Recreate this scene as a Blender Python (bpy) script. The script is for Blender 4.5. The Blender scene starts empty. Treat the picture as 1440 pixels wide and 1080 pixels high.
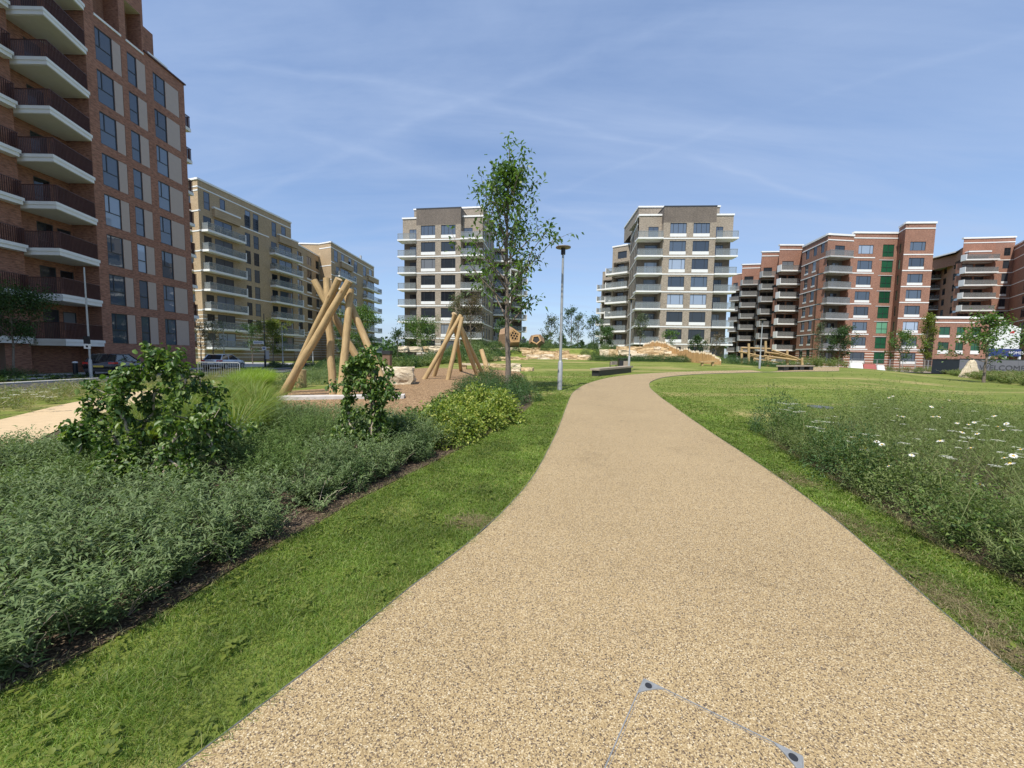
import bpy, bmesh, math, random
import numpy as np
from mathutils import Vector, Matrix, noise
random.seed(7)
rng = np.random.default_rng(11)
R = math.radians
scene = bpy.context.scene
COL = scene.collection
# ---------------------------------------------------------------- camera
F = 541.0; PITCH = R(4.25); ROLL = R(0.95); CZ = 1.65
_f = Vector((0, math.cos(PITCH), -math.sin(PITCH)))
_u0 = Vector((0, math.sin(PITCH), math.cos(PITCH))); _r0 = Vector((1, 0, 0))
_r = _r0*math.cos(ROLL) + _u0*math.sin(ROLL)
_u = _u0*math.cos(ROLL) - _r0*math.sin(ROLL)
cam = bpy.data.objects.new('camera', bpy.data.cameras.new('camera'))
COL.objects.link(cam)
M = Matrix.Identity(4)
for i in range(3):
    M[i][0] = _r[i]; M[i][1] = _u[i]; M[i][2] = -_f[i]
M[2][3] = CZ
cam.matrix_world = M
cam.data.sensor_width = 36; cam.data.lens = F/1440*36
cam.data.clip_start = 0.05; cam.data.clip_end = 4000
scene.camera = cam

def ray(px, py): return _f + _r*((px-720)/F) - _u*((py-540)/F)
def W(px, py, Y):
    d = ray(px, py); return Vector((0, 0, CZ)) + d*(Y/d.y)
def hor(px): return 500 + (px-720)*0.0166
def Cc(px, Y):
    p = W(px, hor(px), Y); return (p.x, p.y)
def sst(a, b, x):
    t = np.clip((np.asarray(x, float)-a)/(b-a), 0, 1); return t*t*(3-2*t)
def H(x, y):
    x = np.asarray(x, float); y = np.asarray(y, float)
    h = 0.021*np.clip(y-3, 0, 37)
    q = x/np.maximum(y, 1)
    h = h*sst(-13, -5, x)*(1-sst(.85, 1.22, q))*(1-sst(44, 60, x))
    h = h + 0.5*sst(-10, -2, x)*(1-sst(20, 30, x))*sst(29, 43, y)
    h = h + 1.35*sst(-13, -4, x)*(1-sst(22, 31, x))*sst(44.2, 47.6, y)
    h = h*(1-sst(56, 72, y))
    h = h - 0.22*sst(13, 19, -x)
    return h
def h1(x, y): return float(H(x, y))
def G(px, py):
    d = ray(px, py); z = 0.0
    for _ in range(30):
        t = (z-CZ)/d.z if d.z < -1e-5 else 400
        t = min(t, 400)
        x, y = d.x*t, d.y*t
        z = 0.5*z+0.5*h1(x, y)
    return Vector((x, y, h1(x, y)))
def Gxy(pts): return [tuple(G(*p)[:2]) for p in pts]

# ---------------------------------------------------------------- object helpers
def tag(o, label=None, cat=None, group=None, kind=None):
    if label: o['label'] = label
    if cat: o['category'] = cat
    if group: o['group'] = group
    if kind: o['kind'] = kind
    return o
def thing(name, label, cat, loc, group=None, rz=0.0):
    o = bpy.data.objects.new(name, None); COL.objects.link(o)
    o.location = loc; o.rotation_euler = (0, 0, rz); o.empty_display_size = 0.2
    return tag(o, label, cat, group)
def link(name, me, parent=None, loc=(0, 0, 0), rz=0.0):
    o = bpy.data.objects.new(name, me); COL.objects.link(o)
    o.location = loc; o.rotation_euler = (0, 0, rz)
    if parent: o.parent = parent
    return o
def copy_tree(o, parent=None):
    c = o.copy(); COL.objects.link(c); c.parent = parent
    for ch in list(o.children): copy_tree(ch, c)
    return c

class MB:
    """quads, boxes and tubes collected into one mesh"""
    def __init__(s): s.v = []; s.f = []; s.m = []; s.uv = []; s.sm = []
    def face(s, pts, m=0, uv=None, sm=False):
        i = len(s.v); s.v += [tuple(p) for p in pts]
        s.f.append(tuple(range(i, i+len(pts)))); s.m.append(m); s.sm.append(sm)
        s.uv += uv if uv else [(0, 0)]*len(pts)
    def idx(s, faces, verts, m=0, sm=False):
        i = len(s.v); s.v += [tuple(p) for p in verts]
        for f in faces:
            s.f.append(tuple(i+k for k in f)); s.m.append(m); s.sm.append(sm)
            s.uv += [(verts[k][0], verts[k][2] if len(verts[k]) > 2 else 0) for k in f]
    def box(s, x0, x1, y0, y1, z0, z1, m=0):
        s.hexa([(x0,y0,z0),(x1,y0,z0),(x1,y1,z0),(x0,y1,z0),(x0,y0,z1),(x1,y0,z1),(x1,y1,z1),(x0,y1,z1)], m)
    def hexa(s, p, m=0):
        s.idx([(0,3,2,1),(4,5,6,7),(0,1,5,4),(1,2,6,5),(2,3,7,6),(3,0,4,7)], p, m)
    def prism(s, poly, z0, z1, m=0):
        n = len(poly); v = [(x, y, z0) for x, y in poly]+[(x, y, z1) for x, y in poly]
        fs = [tuple(range(n-1, -1, -1)), tuple(range(n, 2*n))]
        fs += [(i, (i+1) % n, n+(i+1) % n, n+i) for i in range(n)]
        s.idx(fs, v, m)
    def tube(s, pts, rads, n=8, m=0, cap=True, sm=True):
        pts = [Vector(p) for p in pts]; rings = []
        ref = None
        for i, p in enumerate(pts):
            d = (pts[min(i+1, len(pts)-1)]-pts[max(i-1, 0)]).normalized()
            if ref is None or abs(d.dot(ref)) > 0.97: ref = Vector((1, 0, 0)) if abs(d.x) < 0.8 else Vector((0, 1, 0))
            a = (ref-d*ref.dot(d)).normalized(); b = d.cross(a); ref = a
            rings.append([p+(a*math.cos(2*math.pi*k/n)+b*math.sin(2*math.pi*k/n))*rads[i] for k in range(n)])
        v = [q for r in rings for q in r]; fs = []
        for i in range(len(pts)-1):
            for k in range(n):
                fs.append((i*n+k, i*n+(k+1) % n, (i+1)*n+(k+1) % n, (i+1)*n+k))
        s.idx(fs, v, m, sm)
        if cap:
            s.idx([tuple(range(n-1, -1, -1))], rings[0], m); s.idx([tuple(range(n))], rings[-1], m)
    def mesh(s, name, mats, org=(0, 0, 0)):
        me = bpy.data.meshes.new(name)
        ox, oy, oz = org
        me.from_pydata([(x-ox, y-oy, z-oz) for x, y, z in s.v], [], s.f)
        for m in mats: me.materials.append(m)
        me.polygons.foreach_set('material_index', s.m); me.polygons.foreach_set('use_smooth', s.sm)
        l = me.uv_layers.new(name='UVMap'); l.data.foreach_set('uv', [c for t in s.uv for c in t])
        me.update(); return me
    def build(s, name, mats, parent=None, org=None):
        """org: world point the mesh is measured from (the root thing's base)"""
        if not isinstance(mats, (list, tuple)): mats = [mats]
        if org is None: org = parent.location if parent and parent.parent is None else (0, 0, 0)
        return link(name, s.mesh(name, mats, org), parent)

# ---------------------------------------------------------------- leaf meshes
def nrm(a): return a/np.maximum(np.linalg.norm(a, axis=-1, keepdims=True), 1e-9)
class LM:
    """many small leaves or blades, collected with numpy"""
    def __init__(s): s.v = []; s.q = []; s.n = 0
    def add(s, v, q):
        s.v.append(v.astype(np.float32)); s.q.append((q+s.n).astype(np.int32)); s.n += len(v)
    def leaves(s, P, D, N, L, Wd, droop=0.2, fold=0.25, broad=False):
        n = len(P); D = nrm(D); S = nrm(np.cross(D, N)); N = np.cross(S, D)
        L = np.broadcast_to(L, n)[:, None]; Wd = np.broadcast_to(Wd, n)[:, None]
        tip = P+D*L-np.array([0, 0, 1.])*L*droop
        if not broad:
            mid = P+D*L*0.5
            v = np.stack([P, mid+S*Wd/2+N*Wd*fold*.5, tip, mid-S*Wd/2+N*Wd*fold*.5], 1).reshape(-1, 3)
            q = (np.arange(n)*4)[:, None]+np.arange(4)[None]
        else:
            a = P+D*L*0.28; b = P+D*L*0.68-np.array([0, 0, 1.])*L*droop*.4
            up = N*Wd*fold*.5
            v = np.stack([P, a+S*Wd*.46+up, b+S*Wd*.42+up, tip, b-S*Wd*.42+up, a-S*Wd*.46+up], 1).reshape(-1, 3)
            i = (np.arange(n)*6)[:, None]
            q = np.concatenate([i+np.array([[0, 1, 2, 3]]), i+np.array([[0, 3, 4, 5]])])
        s.add(v, q)
    def blades(s, P, D, L, Wd, bend=0.35):
        """grass blades: a quad and a tip quad bending over"""
        n = len(P); az = rng.uniform(0, 2*np.pi, n)
        S = np.stack([np.cos(az), np.sin(az), 0*az], 1)
        L = np.broadcast_to(L, n)[:, None]; Wd = np.broadcast_to(Wd, n)[:, None]
        out = nrm(D*np.array([1, 1, 0.])+1e-6)
        m = P+D*L*.55; t = P+D*L*.9+out*L*bend-np.array([0, 0, 1.])*L*bend*.35
        v = np.stack([P-S*Wd/2, P+S*Wd/2, m+S*Wd*.4, m-S*Wd*.4, t+S*Wd*.06, t-S*Wd*.06], 1).reshape(-1, 3)
        i = (np.arange(n)*6)[:, None]
        q = np.concatenate([i+np.array([[0, 1, 2, 3]]), i+np.array([[3, 2, 4, 5]])])
        s.add(v, q)
    def mesh(s, name, mat, org=(0, 0, 0)):
        v = np.concatenate(s.v)-np.array(org, np.float32); q = np.concatenate(s.q)
        me = bpy.data.meshes.new(name)
        me.vertices.add(len(v)); me.vertices.foreach_set('co', v.ravel())
        me.loops.add(q.size); me.loops.foreach_set('vertex_index', q.ravel())
        me.polygons.add(len(q)); me.polygons.foreach_set('loop_start', np.arange(0, q.size, 4, dtype=np.int32))
        me.polygons.foreach_set('loop_total', np.full(len(q), 4, np.int32))
        me.materials.append(mat); me.update(calc_edges=True); return me
    def build(s, name, mat, parent=None, org=None):
        if org is None: org = parent.location if parent and parent.parent is None else (0, 0, 0)
        return link(name, s.mesh(name, mat, org), parent)

def inpoly(x, y, poly):
    x = np.asarray(x); y = np.asarray(y); r = np.zeros(x.shape, bool); n = len(poly)
    for i in range(n):
        x0, y0 = poly[i]; x1, y1 = poly[(i+1) % n]
        if y0 == y1: continue
        c = ((y0 > y) != (y1 > y)) & (x < (x1-x0)*(y-y0)/(y1-y0)+x0); r ^= c
    return r
def edge_dist(x, y, line):
    d = np.full(np.shape(x), 1e9)
    for (x0, y0), (x1, y1) in zip(line[:-1], line[1:]):
        dx, dy = x1-x0, y1-y0; L = dx*dx+dy*dy+1e-12
        t = np.clip(((x-x0)*dx+(y-y0)*dy)/L, 0, 1)
        d = np.minimum(d, np.hypot(x-x0-t*dx, y-y0-t*dy))
    return d
def scatter(poly, n):
    xs = [p[0] for p in poly]; ys = [p[1] for p in poly]
    ox, oy = [], []; got = 0
    for _ in range(200):
        x = rng.uniform(min(xs), max(xs), n*2+50); y = rng.uniform(min(ys), max(ys), n*2+50)
        k = inpoly(x, y, poly); ox.append(x[k]); oy.append(y[k]); got += k.sum()
        if got >= n: break
    return np.concatenate(ox)[:n], np.concatenate(oy)[:n]
def smooth_line(pts, step):
    """Catmull-Rom through pts, resampled every step metres"""
    P = [np.array(p, float) for p in pts]; P = [2*P[0]-P[1]]+P+[2*P[-1]-P[-2]]; out = []
    for i in range(1, len(P)-2):
        n = max(2, int(np.linalg.norm(P[i+1]-P[i])/step))
        for k in range(n):
            t = k/n; a, b, c, d = P[i-1], P[i], P[i+1], P[i+2]
            out.append(.5*(2*b+(c-a)*t+(2*a-5*b+4*c-d)*t*t+(3*b-a-3*c+d)*t**3))
    out.append(P[-2]); return [tuple(p) for p in out]

# ---------------------------------------------------------------- materials
def newmat(name):
    m = bpy.data.materials.new(name); m.use_nodes = True; nt = m.node_tree
    b = nt.nodes['Principled BSDF']; return m, nt, b
def nd(nt, t, **kw):
    n = nt.nodes.new(t)
    for k, v in kw.items():
        if k in n.inputs.keys() if hasattr(n.inputs, 'keys') else False: n.inputs[k].default_value = v
        else: setattr(n, k, v)
    return n
def ramp(nt, src, stops):
    r = nt.nodes.new('ShaderNodeValToRGB'); e = r.color_ramp.elements
    while len(e) < len(stops): e.new(0.5)
    for i, (p, c) in enumerate(stops):
        e[i].position = p; e[i].color = (*c, 1) if len(c) == 3 else c
    nt.links.new(src, r.inputs[0]); return r.outputs[0]
def mixc(nt, fac, a, b, mode='MIX'):
    n = nt.nodes.new('ShaderNodeMix'); n.data_type = 'RGBA'; n.blend_type = mode
    for sock, val in ((n.inputs[0], fac), (n.inputs[6], a), (n.inputs[7], b)):
        if isinstance(val, (int, float)): sock.default_value = val
        elif isinstance(val, tuple): sock.default_value = (*val, 1) if len(val) == 3 else val
        else: nt.links.new(val, sock)
    return n.outputs[2]
def noise_f(nt, scale, detail=4, rough=.6, coord='Object', vec=None, dist=0.0):
    n = nt.nodes.new('ShaderNodeTexNoise'); n.inputs['Scale'].default_value = scale
    n.inputs['Detail'].default_value = detail; n.inputs['Roughness'].default_value = rough
    n.inputs['Distortion'].default_value = dist
    if vec is None:
        tc = nt.nodes.new('ShaderNodeTexCoord'); vec = tc.outputs[coord]
    nt.links.new(vec, n.inputs['Vector']); return n.outputs['Fac']
def mapped(nt, scale, coord='Object', rot=(0, 0, 0)):
    tc = nt.nodes.new('ShaderNodeTexCoord'); mp = nt.nodes.new('ShaderNodeMapping')
    mp.inputs['Scale'].default_value = scale; mp.inputs['Rotation'].default_value = rot
    nt.links.new(tc.outputs[coord], mp.inputs['Vector']); return mp.outputs[0]
def bump(nt, b, h, strength, dist):
    n = nt.nodes.new('ShaderNodeBump'); n.inputs['Strength'].default_value = strength
    n.inputs['Distance'].default_value = dist; nt.links.new(h, n.inputs['Height'])
    nt.links.new(n.outputs[0], b.inputs['Normal'])
def setb(b, rough=.6, metal=0, spec=.5):
    b.inputs['Roughness'].default_value = rough; b.inputs['Metallic'].default_value = metal
    b.inputs['Specular IOR Level'].default_value = spec
def plain(name, col, rough=.6, metal=0, spec=.5, var=.15, scale=3.0, bmp=0.0):
    m, nt, b = newmat(name); setb(b, rough, metal, spec)
    f = noise_f(nt, scale, 6)
    c = ramp(nt, f, [(.25, tuple(x*(1-var) for x in col)), (.75, tuple(min(1, x*(1+var)) for x in col))])
    nt.links.new(c, b.inputs['Base Color'])
    if bmp: bump(nt, b, noise_f(nt, scale*8, 6), bmp, .02)
    return m
def leafmat(name, cols, trans=.3, rough=.5, spec=.35, big_s=1.7, big_a=.35):
    m, nt, b = newmat(name); setb(b, rough, 0, spec)
    g = nt.nodes.new('ShaderNodeNewGeometry')
    n = len(cols); c = ramp(nt, g.outputs['Random Per Island'], [(i/max(1, n-1), q) for i, q in enumerate(cols)])
    big = noise_f(nt, big_s, 4)
    c = mixc(nt, big_a, c, ramp(nt, big, [(.35, (.55, .55, .55)), (.65, (1.25, 1.25, 1.25))]), 'MULTIPLY')
    nt.links.new(c, b.inputs['Base Color'])
    t = nt.nodes.new('ShaderNodeBsdfTranslucent'); ms = nt.nodes.new('ShaderNodeMixShader')
    ms.inputs[0].default_value = trans
    c2 = mixc(nt, 1.0, c, (1.35, 1.5, .6), 'MULTIPLY'); nt.links.new(c2, t.inputs['Color'])
    nt.links.new(b.outputs[0], ms.inputs[1]); nt.links.new(t.outputs[0], ms.inputs[2])
    nt.links.new(ms.outputs[0], nt.nodes['Material Output'].inputs['Surface']); return m
def brickmat(name, c1, c2, mortar, band=None, dark=.55):
    m, nt, b = newmat(name); setb(b, .85, 0, .3)
    tc = nt.nodes.new('ShaderNodeTexCoord')
    k = nt.nodes.new('ShaderNodeTexBrick'); nt.links.new(tc.outputs['UV'], k.inputs['Vector'])
    for key, v in (('Scale', 1.0), ('Brick Width', .235), ('Row Height', .075), ('Mortar Size', .006), ('Bias', -.1)): k.inputs[key].default_value = v
    k.inputs['Color1'].default_value = (*c1, 1); k.inputs['Color2'].default_value = (*c2, 1); k.inputs['Mortar'].default_value = (*mortar, 1)
    mp = nt.nodes.new('ShaderNodeMapping'); nt.links.new(tc.outputs['UV'], mp.inputs['Vector']); mp.inputs['Scale'].default_value = (3.5, 12, 1)
    sp = noise_f(nt, 1.0, 2, .5, vec=mp.outputs[0])
    col = mixc(nt, .8, k.outputs['Color'], ramp(nt, sp, [(.3, (dark,)*3), (.5, (1, 1, 1)), (.7, (1.35, 1.3, 1.25))]), 'MULTIPLY')
    big = noise_f(nt, .35, 4)
    col = mixc(nt, .5, col, ramp(nt, big, [(.3, (.75, .75, .75)), (.7, (1.15, 1.15, 1.15))]), 'MULTIPLY')
    if band:
        sx = nt.nodes.new('ShaderNodeSeparateXYZ'); nt.links.new(tc.outputs['UV'], sx.inputs[0])
        mo = nt.nodes.new('ShaderNodeMath'); mo.operation = 'MODULO'; nt.links.new(sx.outputs[1], mo.inputs[0]); mo.inputs[1].default_value = band[0]
        gt = nt.nodes.new('ShaderNodeMath'); gt.operation = 'GREATER_THAN'; nt.links.new(mo.outputs[0], gt.inputs[0]); gt.inputs[1].default_value = band[1]
        col = mixc(nt, gt.outputs[0], col, band[2])
    nt.links.new(col, b.inputs['Base Color'])
    bump(nt, b, k.outputs['Fac'], -.3, .01)
    return m
MT = {}
MT['red_brick'] = brickmat('red_brick', (.32, .160, .108), (.24, .112, .074), (.30, .22, .18))
MT['brown_brick'] = brickmat('brown_brick', (.35, .168, .110), (.26, .115, .074), (.24, .17, .135))
MT['tan_brick'] = brickmat('tan_brick', (.43, .32, .195), (.335, .24, .14), (.40, .33, .24), dark=.8)
MT['grey_brick'] = brickmat('grey_brick', (.34, .285, .22), (.22, .18, .14), (.36, .33, .28))
MT['dark_and_shaded_brick'] = brickmat('dark_and_shaded_brick', (.17, .14, .115), (.12, .10, .085), (.19, .17, .15))  # dark brick of the tower tops; also paints shade inside balconies
MT['tan_banded'] = brickmat('tan_banded', (.38, .28, .17), (.31, .215, .125), (.40, .33, .24), band=(.62, .47, (.62, .60, .55)))
MT['red_banded'] = brickmat('red_banded', (.30, .12, .07), (.24, .09, .05), (.3, .2, .15), band=(.55, .40, (.66, .58, .52)))
MT['grey_banded'] = brickmat('grey_banded', (.30, .25, .2), (.2, .17, .14), (.36, .33, .28), band=(.62, .45, (.6, .58, .54)))
MT['white'] = plain('white_concrete', (.74, .74, .72), .55, var=.06, scale=.8)
MT['greyslab'] = plain('grey_concrete', (.42, .42, .41), .7, var=.1, scale=.8)
MT['soffit'] = plain('soffit_board', (.55, .54, .50), .6, var=.05)
MT['roof'] = plain('roof_membrane', (.30, .30, .30), .8)
MT['frame'] = plain('window_frame_grey', (.035, .037, .04), .4)
MT['panel'] = plain('taupe_panel', (.42, .335, .285), .5, var=.04)
MT['sill'] = plain('white_panel', (.72, .72, .70), .5, var=.04)
MT['interior'] = plain('dark_interior', (.03, .028, .026), .9)
def glassmat(name, col, rough=.03, spec=.7):
    m, nt, b = newmat(name); setb(b, rough, 0, spec)
    oi = nt.nodes.new('ShaderNodeObjectInfo')
    c = ramp(nt, oi.outputs['Random'], [(0, tuple(x*.4 for x in col)), (.6, col), (.74, tuple(x*1.2 for x in col)), (.86, tuple(min(1, x*2.0+.05) for x in col)), (1, tuple(min(1, x*3.0+.13) for x in col))])
    nt.links.new(c, b.inputs['Base Color']); bump(nt, b, noise_f(nt, .9, 2), .05, .05); return m
MT['glass'] = glassmat('window_glass', (.028, .034, .042))
MT['glass_sky'] = glassmat('sky_tinted_glass', (.075, .10, .14), .02, 1.0)  # blue base colour stands for sky reflected in the panes
MT['glass_green'] = glassmat('green_glass', (.022, .105, .055), .1, .6)
def railglass(name, col, alpha):
    m, nt, b = newmat(name); setb(b, .08, 0, .6)
    b.inputs['Base Color'].default_value = (*col, 1); b.inputs['Alpha'].default_value = alpha
    tr = noise_f(nt, 2.0, 2); c = ramp(nt, tr, [(.3, tuple(x*.9 for x in col)), (.7, col)]); nt.links.new(c, b.inputs['Base Color'])
    return m
MT['railglass'] = railglass('balcony_glass', (.30, .33, .33), .36)
MT['railmesh'] = railglass('grey_mesh_rail', (.24, .24, .235), .5)
MT['bronze'] = plain('bronze_rail', (.085, .036, .030), .5, var=.1)
MT['metal'] = plain('galvanised_steel', (.36, .37, .37), .5, .35, var=.12, scale=5)
MT['edge_shadow_steel'] = plain('shadow_edging_steel', (.12, .12, .115), .6, .2); MT['plate_steel'] = plain('plate_steel', (.27, .275, .27), .55, .3, scale=40, var=.2)  # steel edging coloured dark to draw the thin shadow line
MT['black'] = plain('black_metal', (.02, .02, .022), .5)

# ---------------------------------------------------------------- light
SUN_EL = R(58); SX, SY = -.44, -.90
_l = math.hypot(SX, SY); SX /= _l; SY /= _l
sd = Vector((SX*math.cos(SUN_EL), SY*math.cos(SUN_EL), math.sin(SUN_EL)))
ld = bpy.data.lights.new('sun', 'SUN'); ld.energy = 4.5; ld.angle = R(.53); ld.color = (1, .955, .88)
sun = bpy.data.objects.new('sun', ld); COL.objects.link(sun)
sun.rotation_euler = sd.to_track_quat('Z', 'Y').to_euler(); sun.location = (0, 0, 60)
w = bpy.data.worlds.new('World'); scene.world = w; w.use_nodes = True
nt = w.node_tree; bg = nt.nodes['Background']; bg.inputs['Strength'].default_value = .138
sky = nt.nodes.new('ShaderNodeTexSky'); sky.sky_type = 'NISHITA'; sky.sun_disc = False
sky.sun_elevation = SUN_EL; sky.sun_rotation = math.atan2(SX, SY)
sky.air_density = 1.0; sky.dust_density = 1.0; sky.ozone_density = 2.6; sky.altitude = 50
# thin cirrus and old contrails: stretched noise on the sky dome
tc = nt.nodes.new('ShaderNodeTexCoord')
def skymap(rz, sc, ry=0):
    mp = nt.nodes.new('ShaderNodeMapping'); mp.inputs['Rotation'].default_value = (0, ry, rz); mp.inputs['Scale'].default_value = sc
    sxyz = nt.nodes.new('ShaderNodeSeparateXYZ'); nt.links.new(tc.outputs['Generated'], sxyz.inputs[0])
    ad = nt.nodes.new('ShaderNodeMath'); ad.operation = 'ADD'; ad.inputs[1].default_value = .22; nt.links.new(sxyz.outputs[2], ad.inputs[0])
    vm = nt.nodes.new('ShaderNodeVectorMath'); vm.operation = 'DIVIDE'; nt.links.new(tc.outputs['Generated'], vm.inputs[0])
    cb = nt.nodes.new('ShaderNodeCombineXYZ')
    for i in range(3): nt.links.new(ad.outputs[0], cb.inputs[i])
    nt.links.new(cb.outputs[0], vm.inputs[1]); nt.links.new(vm.outputs[0], mp.inputs['Vector']); return mp.outputs[0]
c1 = ramp(nt, noise_f(nt, 1.1, 7, .62, vec=skymap(R(35), (.55, 1.5, 1)), dist=.6), [(.36, (0, 0, 0)), (.78, (1, 1, 1))])
c2 = ramp(nt, noise_f(nt, 1.6, 8, .6, vec=skymap(R(-52), (.35, 2.2, 1)), dist=.8), [(.38, (0, 0, 0)), (.82, (1, 1, 1))])
veil = mixc(nt, 1.0, c1, c2, 'ADD')
def trail(rz, off, width, sc):
    s = nt.nodes.new('ShaderNodeSeparateXYZ'); nt.links.new(skymap(rz, (1, 1, 1)), s.inputs[0])
    wob = noise_f(nt, 2.2, 4, vec=skymap(rz, (1, 1, 1)))
    a = nt.nodes.new('ShaderNodeMath'); a.operation = 'MULTIPLY_ADD'; nt.links.new(wob, a.inputs[0]); a.inputs[1].default_value = .10
    nt.links.new(s.outputs[1], a.inputs[2])
    d = nt.nodes.new('ShaderNodeMath'); d.operation = 'SUBTRACT'; nt.links.new(a.outputs[0], d.inputs[0]); d.inputs[1].default_value = off
    ab = nt.nodes.new('ShaderNodeMath'); ab.operation = 'ABSOLUTE'; nt.links.new(d.outputs[0], ab.inputs[0])
    l = ramp(nt, ab.outputs[0], [(0, (sc,)*3), (width, (0, 0, 0))])
    n2 = ramp(nt, noise_f(nt, 3.0, 5, vec=skymap(rz, (1, 1, 1))), [(.35, (0, 0, 0)), (.6, (1, 1, 1))])
    return mixc(nt, 1.0, l, n2, 'MULTIPLY')
for a in ((R(24), 1.02, .03, .42), (R(-27), 1.45, .035, .36), (R(-14), 1.18, .022, .42), (R(8), 1.75, .03, .3), (R(38), 1.35, .022, .3)):
    veil = mixc(nt, 1.0, veil, trail(*a), 'ADD')
fac = nt.nodes.new('ShaderNodeMath'); fac.operation = 'MULTIPLY'; nt.links.new(veil, fac.inputs[0]); fac.inputs[1].default_value = .46
fac.use_clamp = True
skc = mixc(nt, .30, sky.outputs[0], (1.6, 2.5, 4.6))
skc = mixc(nt, fac.outputs[0], skc, (2.6, 3.3, 4.7))
nt.links.new(skc, bg.inputs['Color'])
vs = scene.view_settings; vs.view_transform = 'Standard'; vs.look = 'None'; vs.exposure = .4; vs.gamma = 1; vs.use_curve_mapping = False
scene.cycles.max_bounces = 6; scene.cycles.transparent_max_bounces = 12
# ================================================================ buildings
WMATS = [MT[k] for k in ('red_brick', 'brown_brick', 'tan_brick', 'grey_brick', 'dark_and_shaded_brick', 'tan_banded', 'red_banded', 'grey_banded', 'roof', 'soffit', 'interior', 'white')]
RB, BB, TB, GB, DB, TBD, RBD, GBD, RF, SO, INT, WH = range(12)
_win = {}
def window_meshes(w, h, style, glass):
    """frame and pane meshes; x along the wall, -y out of it, z up"""
    k = (round(w, 2), round(h, 2), style, glass)
    if k in _win: return _win[k]
    f = MB(); t = .055
    f.box(0, t, -.04, .05, 0, h); f.box(w-t, w, -.04, .05, 0, h)
    f.box(t, w-t, -.04, .05, 0, t); f.box(t, w-t, -.04, .05, h-t, h)
    ms, tr = {'1': ([], []), '2': ([.5], []), '3': ([.22, .78], []), '4': ([.2, .5, .8], []), 'd': ([.5], []),
              'L': ([.3], [.45]), 'T': ([], [.42]), 'q': ([.5], [.4]), 's': ([], [.25, .5, .75])}[style]
    for m in ms:
        z0 = t
        if style == 'L': z0 = h*.45+.03
        f.box(w*m-.03, w*m+.03, -.035, .045, z0, h-t)
    for q in tr: f.box(t, w-t, -.037, .047, h*q-.03, h*q+.03)
    p = MB(); p.box(t*.6, w-t*.6, .0, .02, t*.6, h-t*.6)
    _win[k] = (f.mesh('window', [MT['frame']]), p.mesh('pane', [MT[glass]])); return _win[k]

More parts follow.
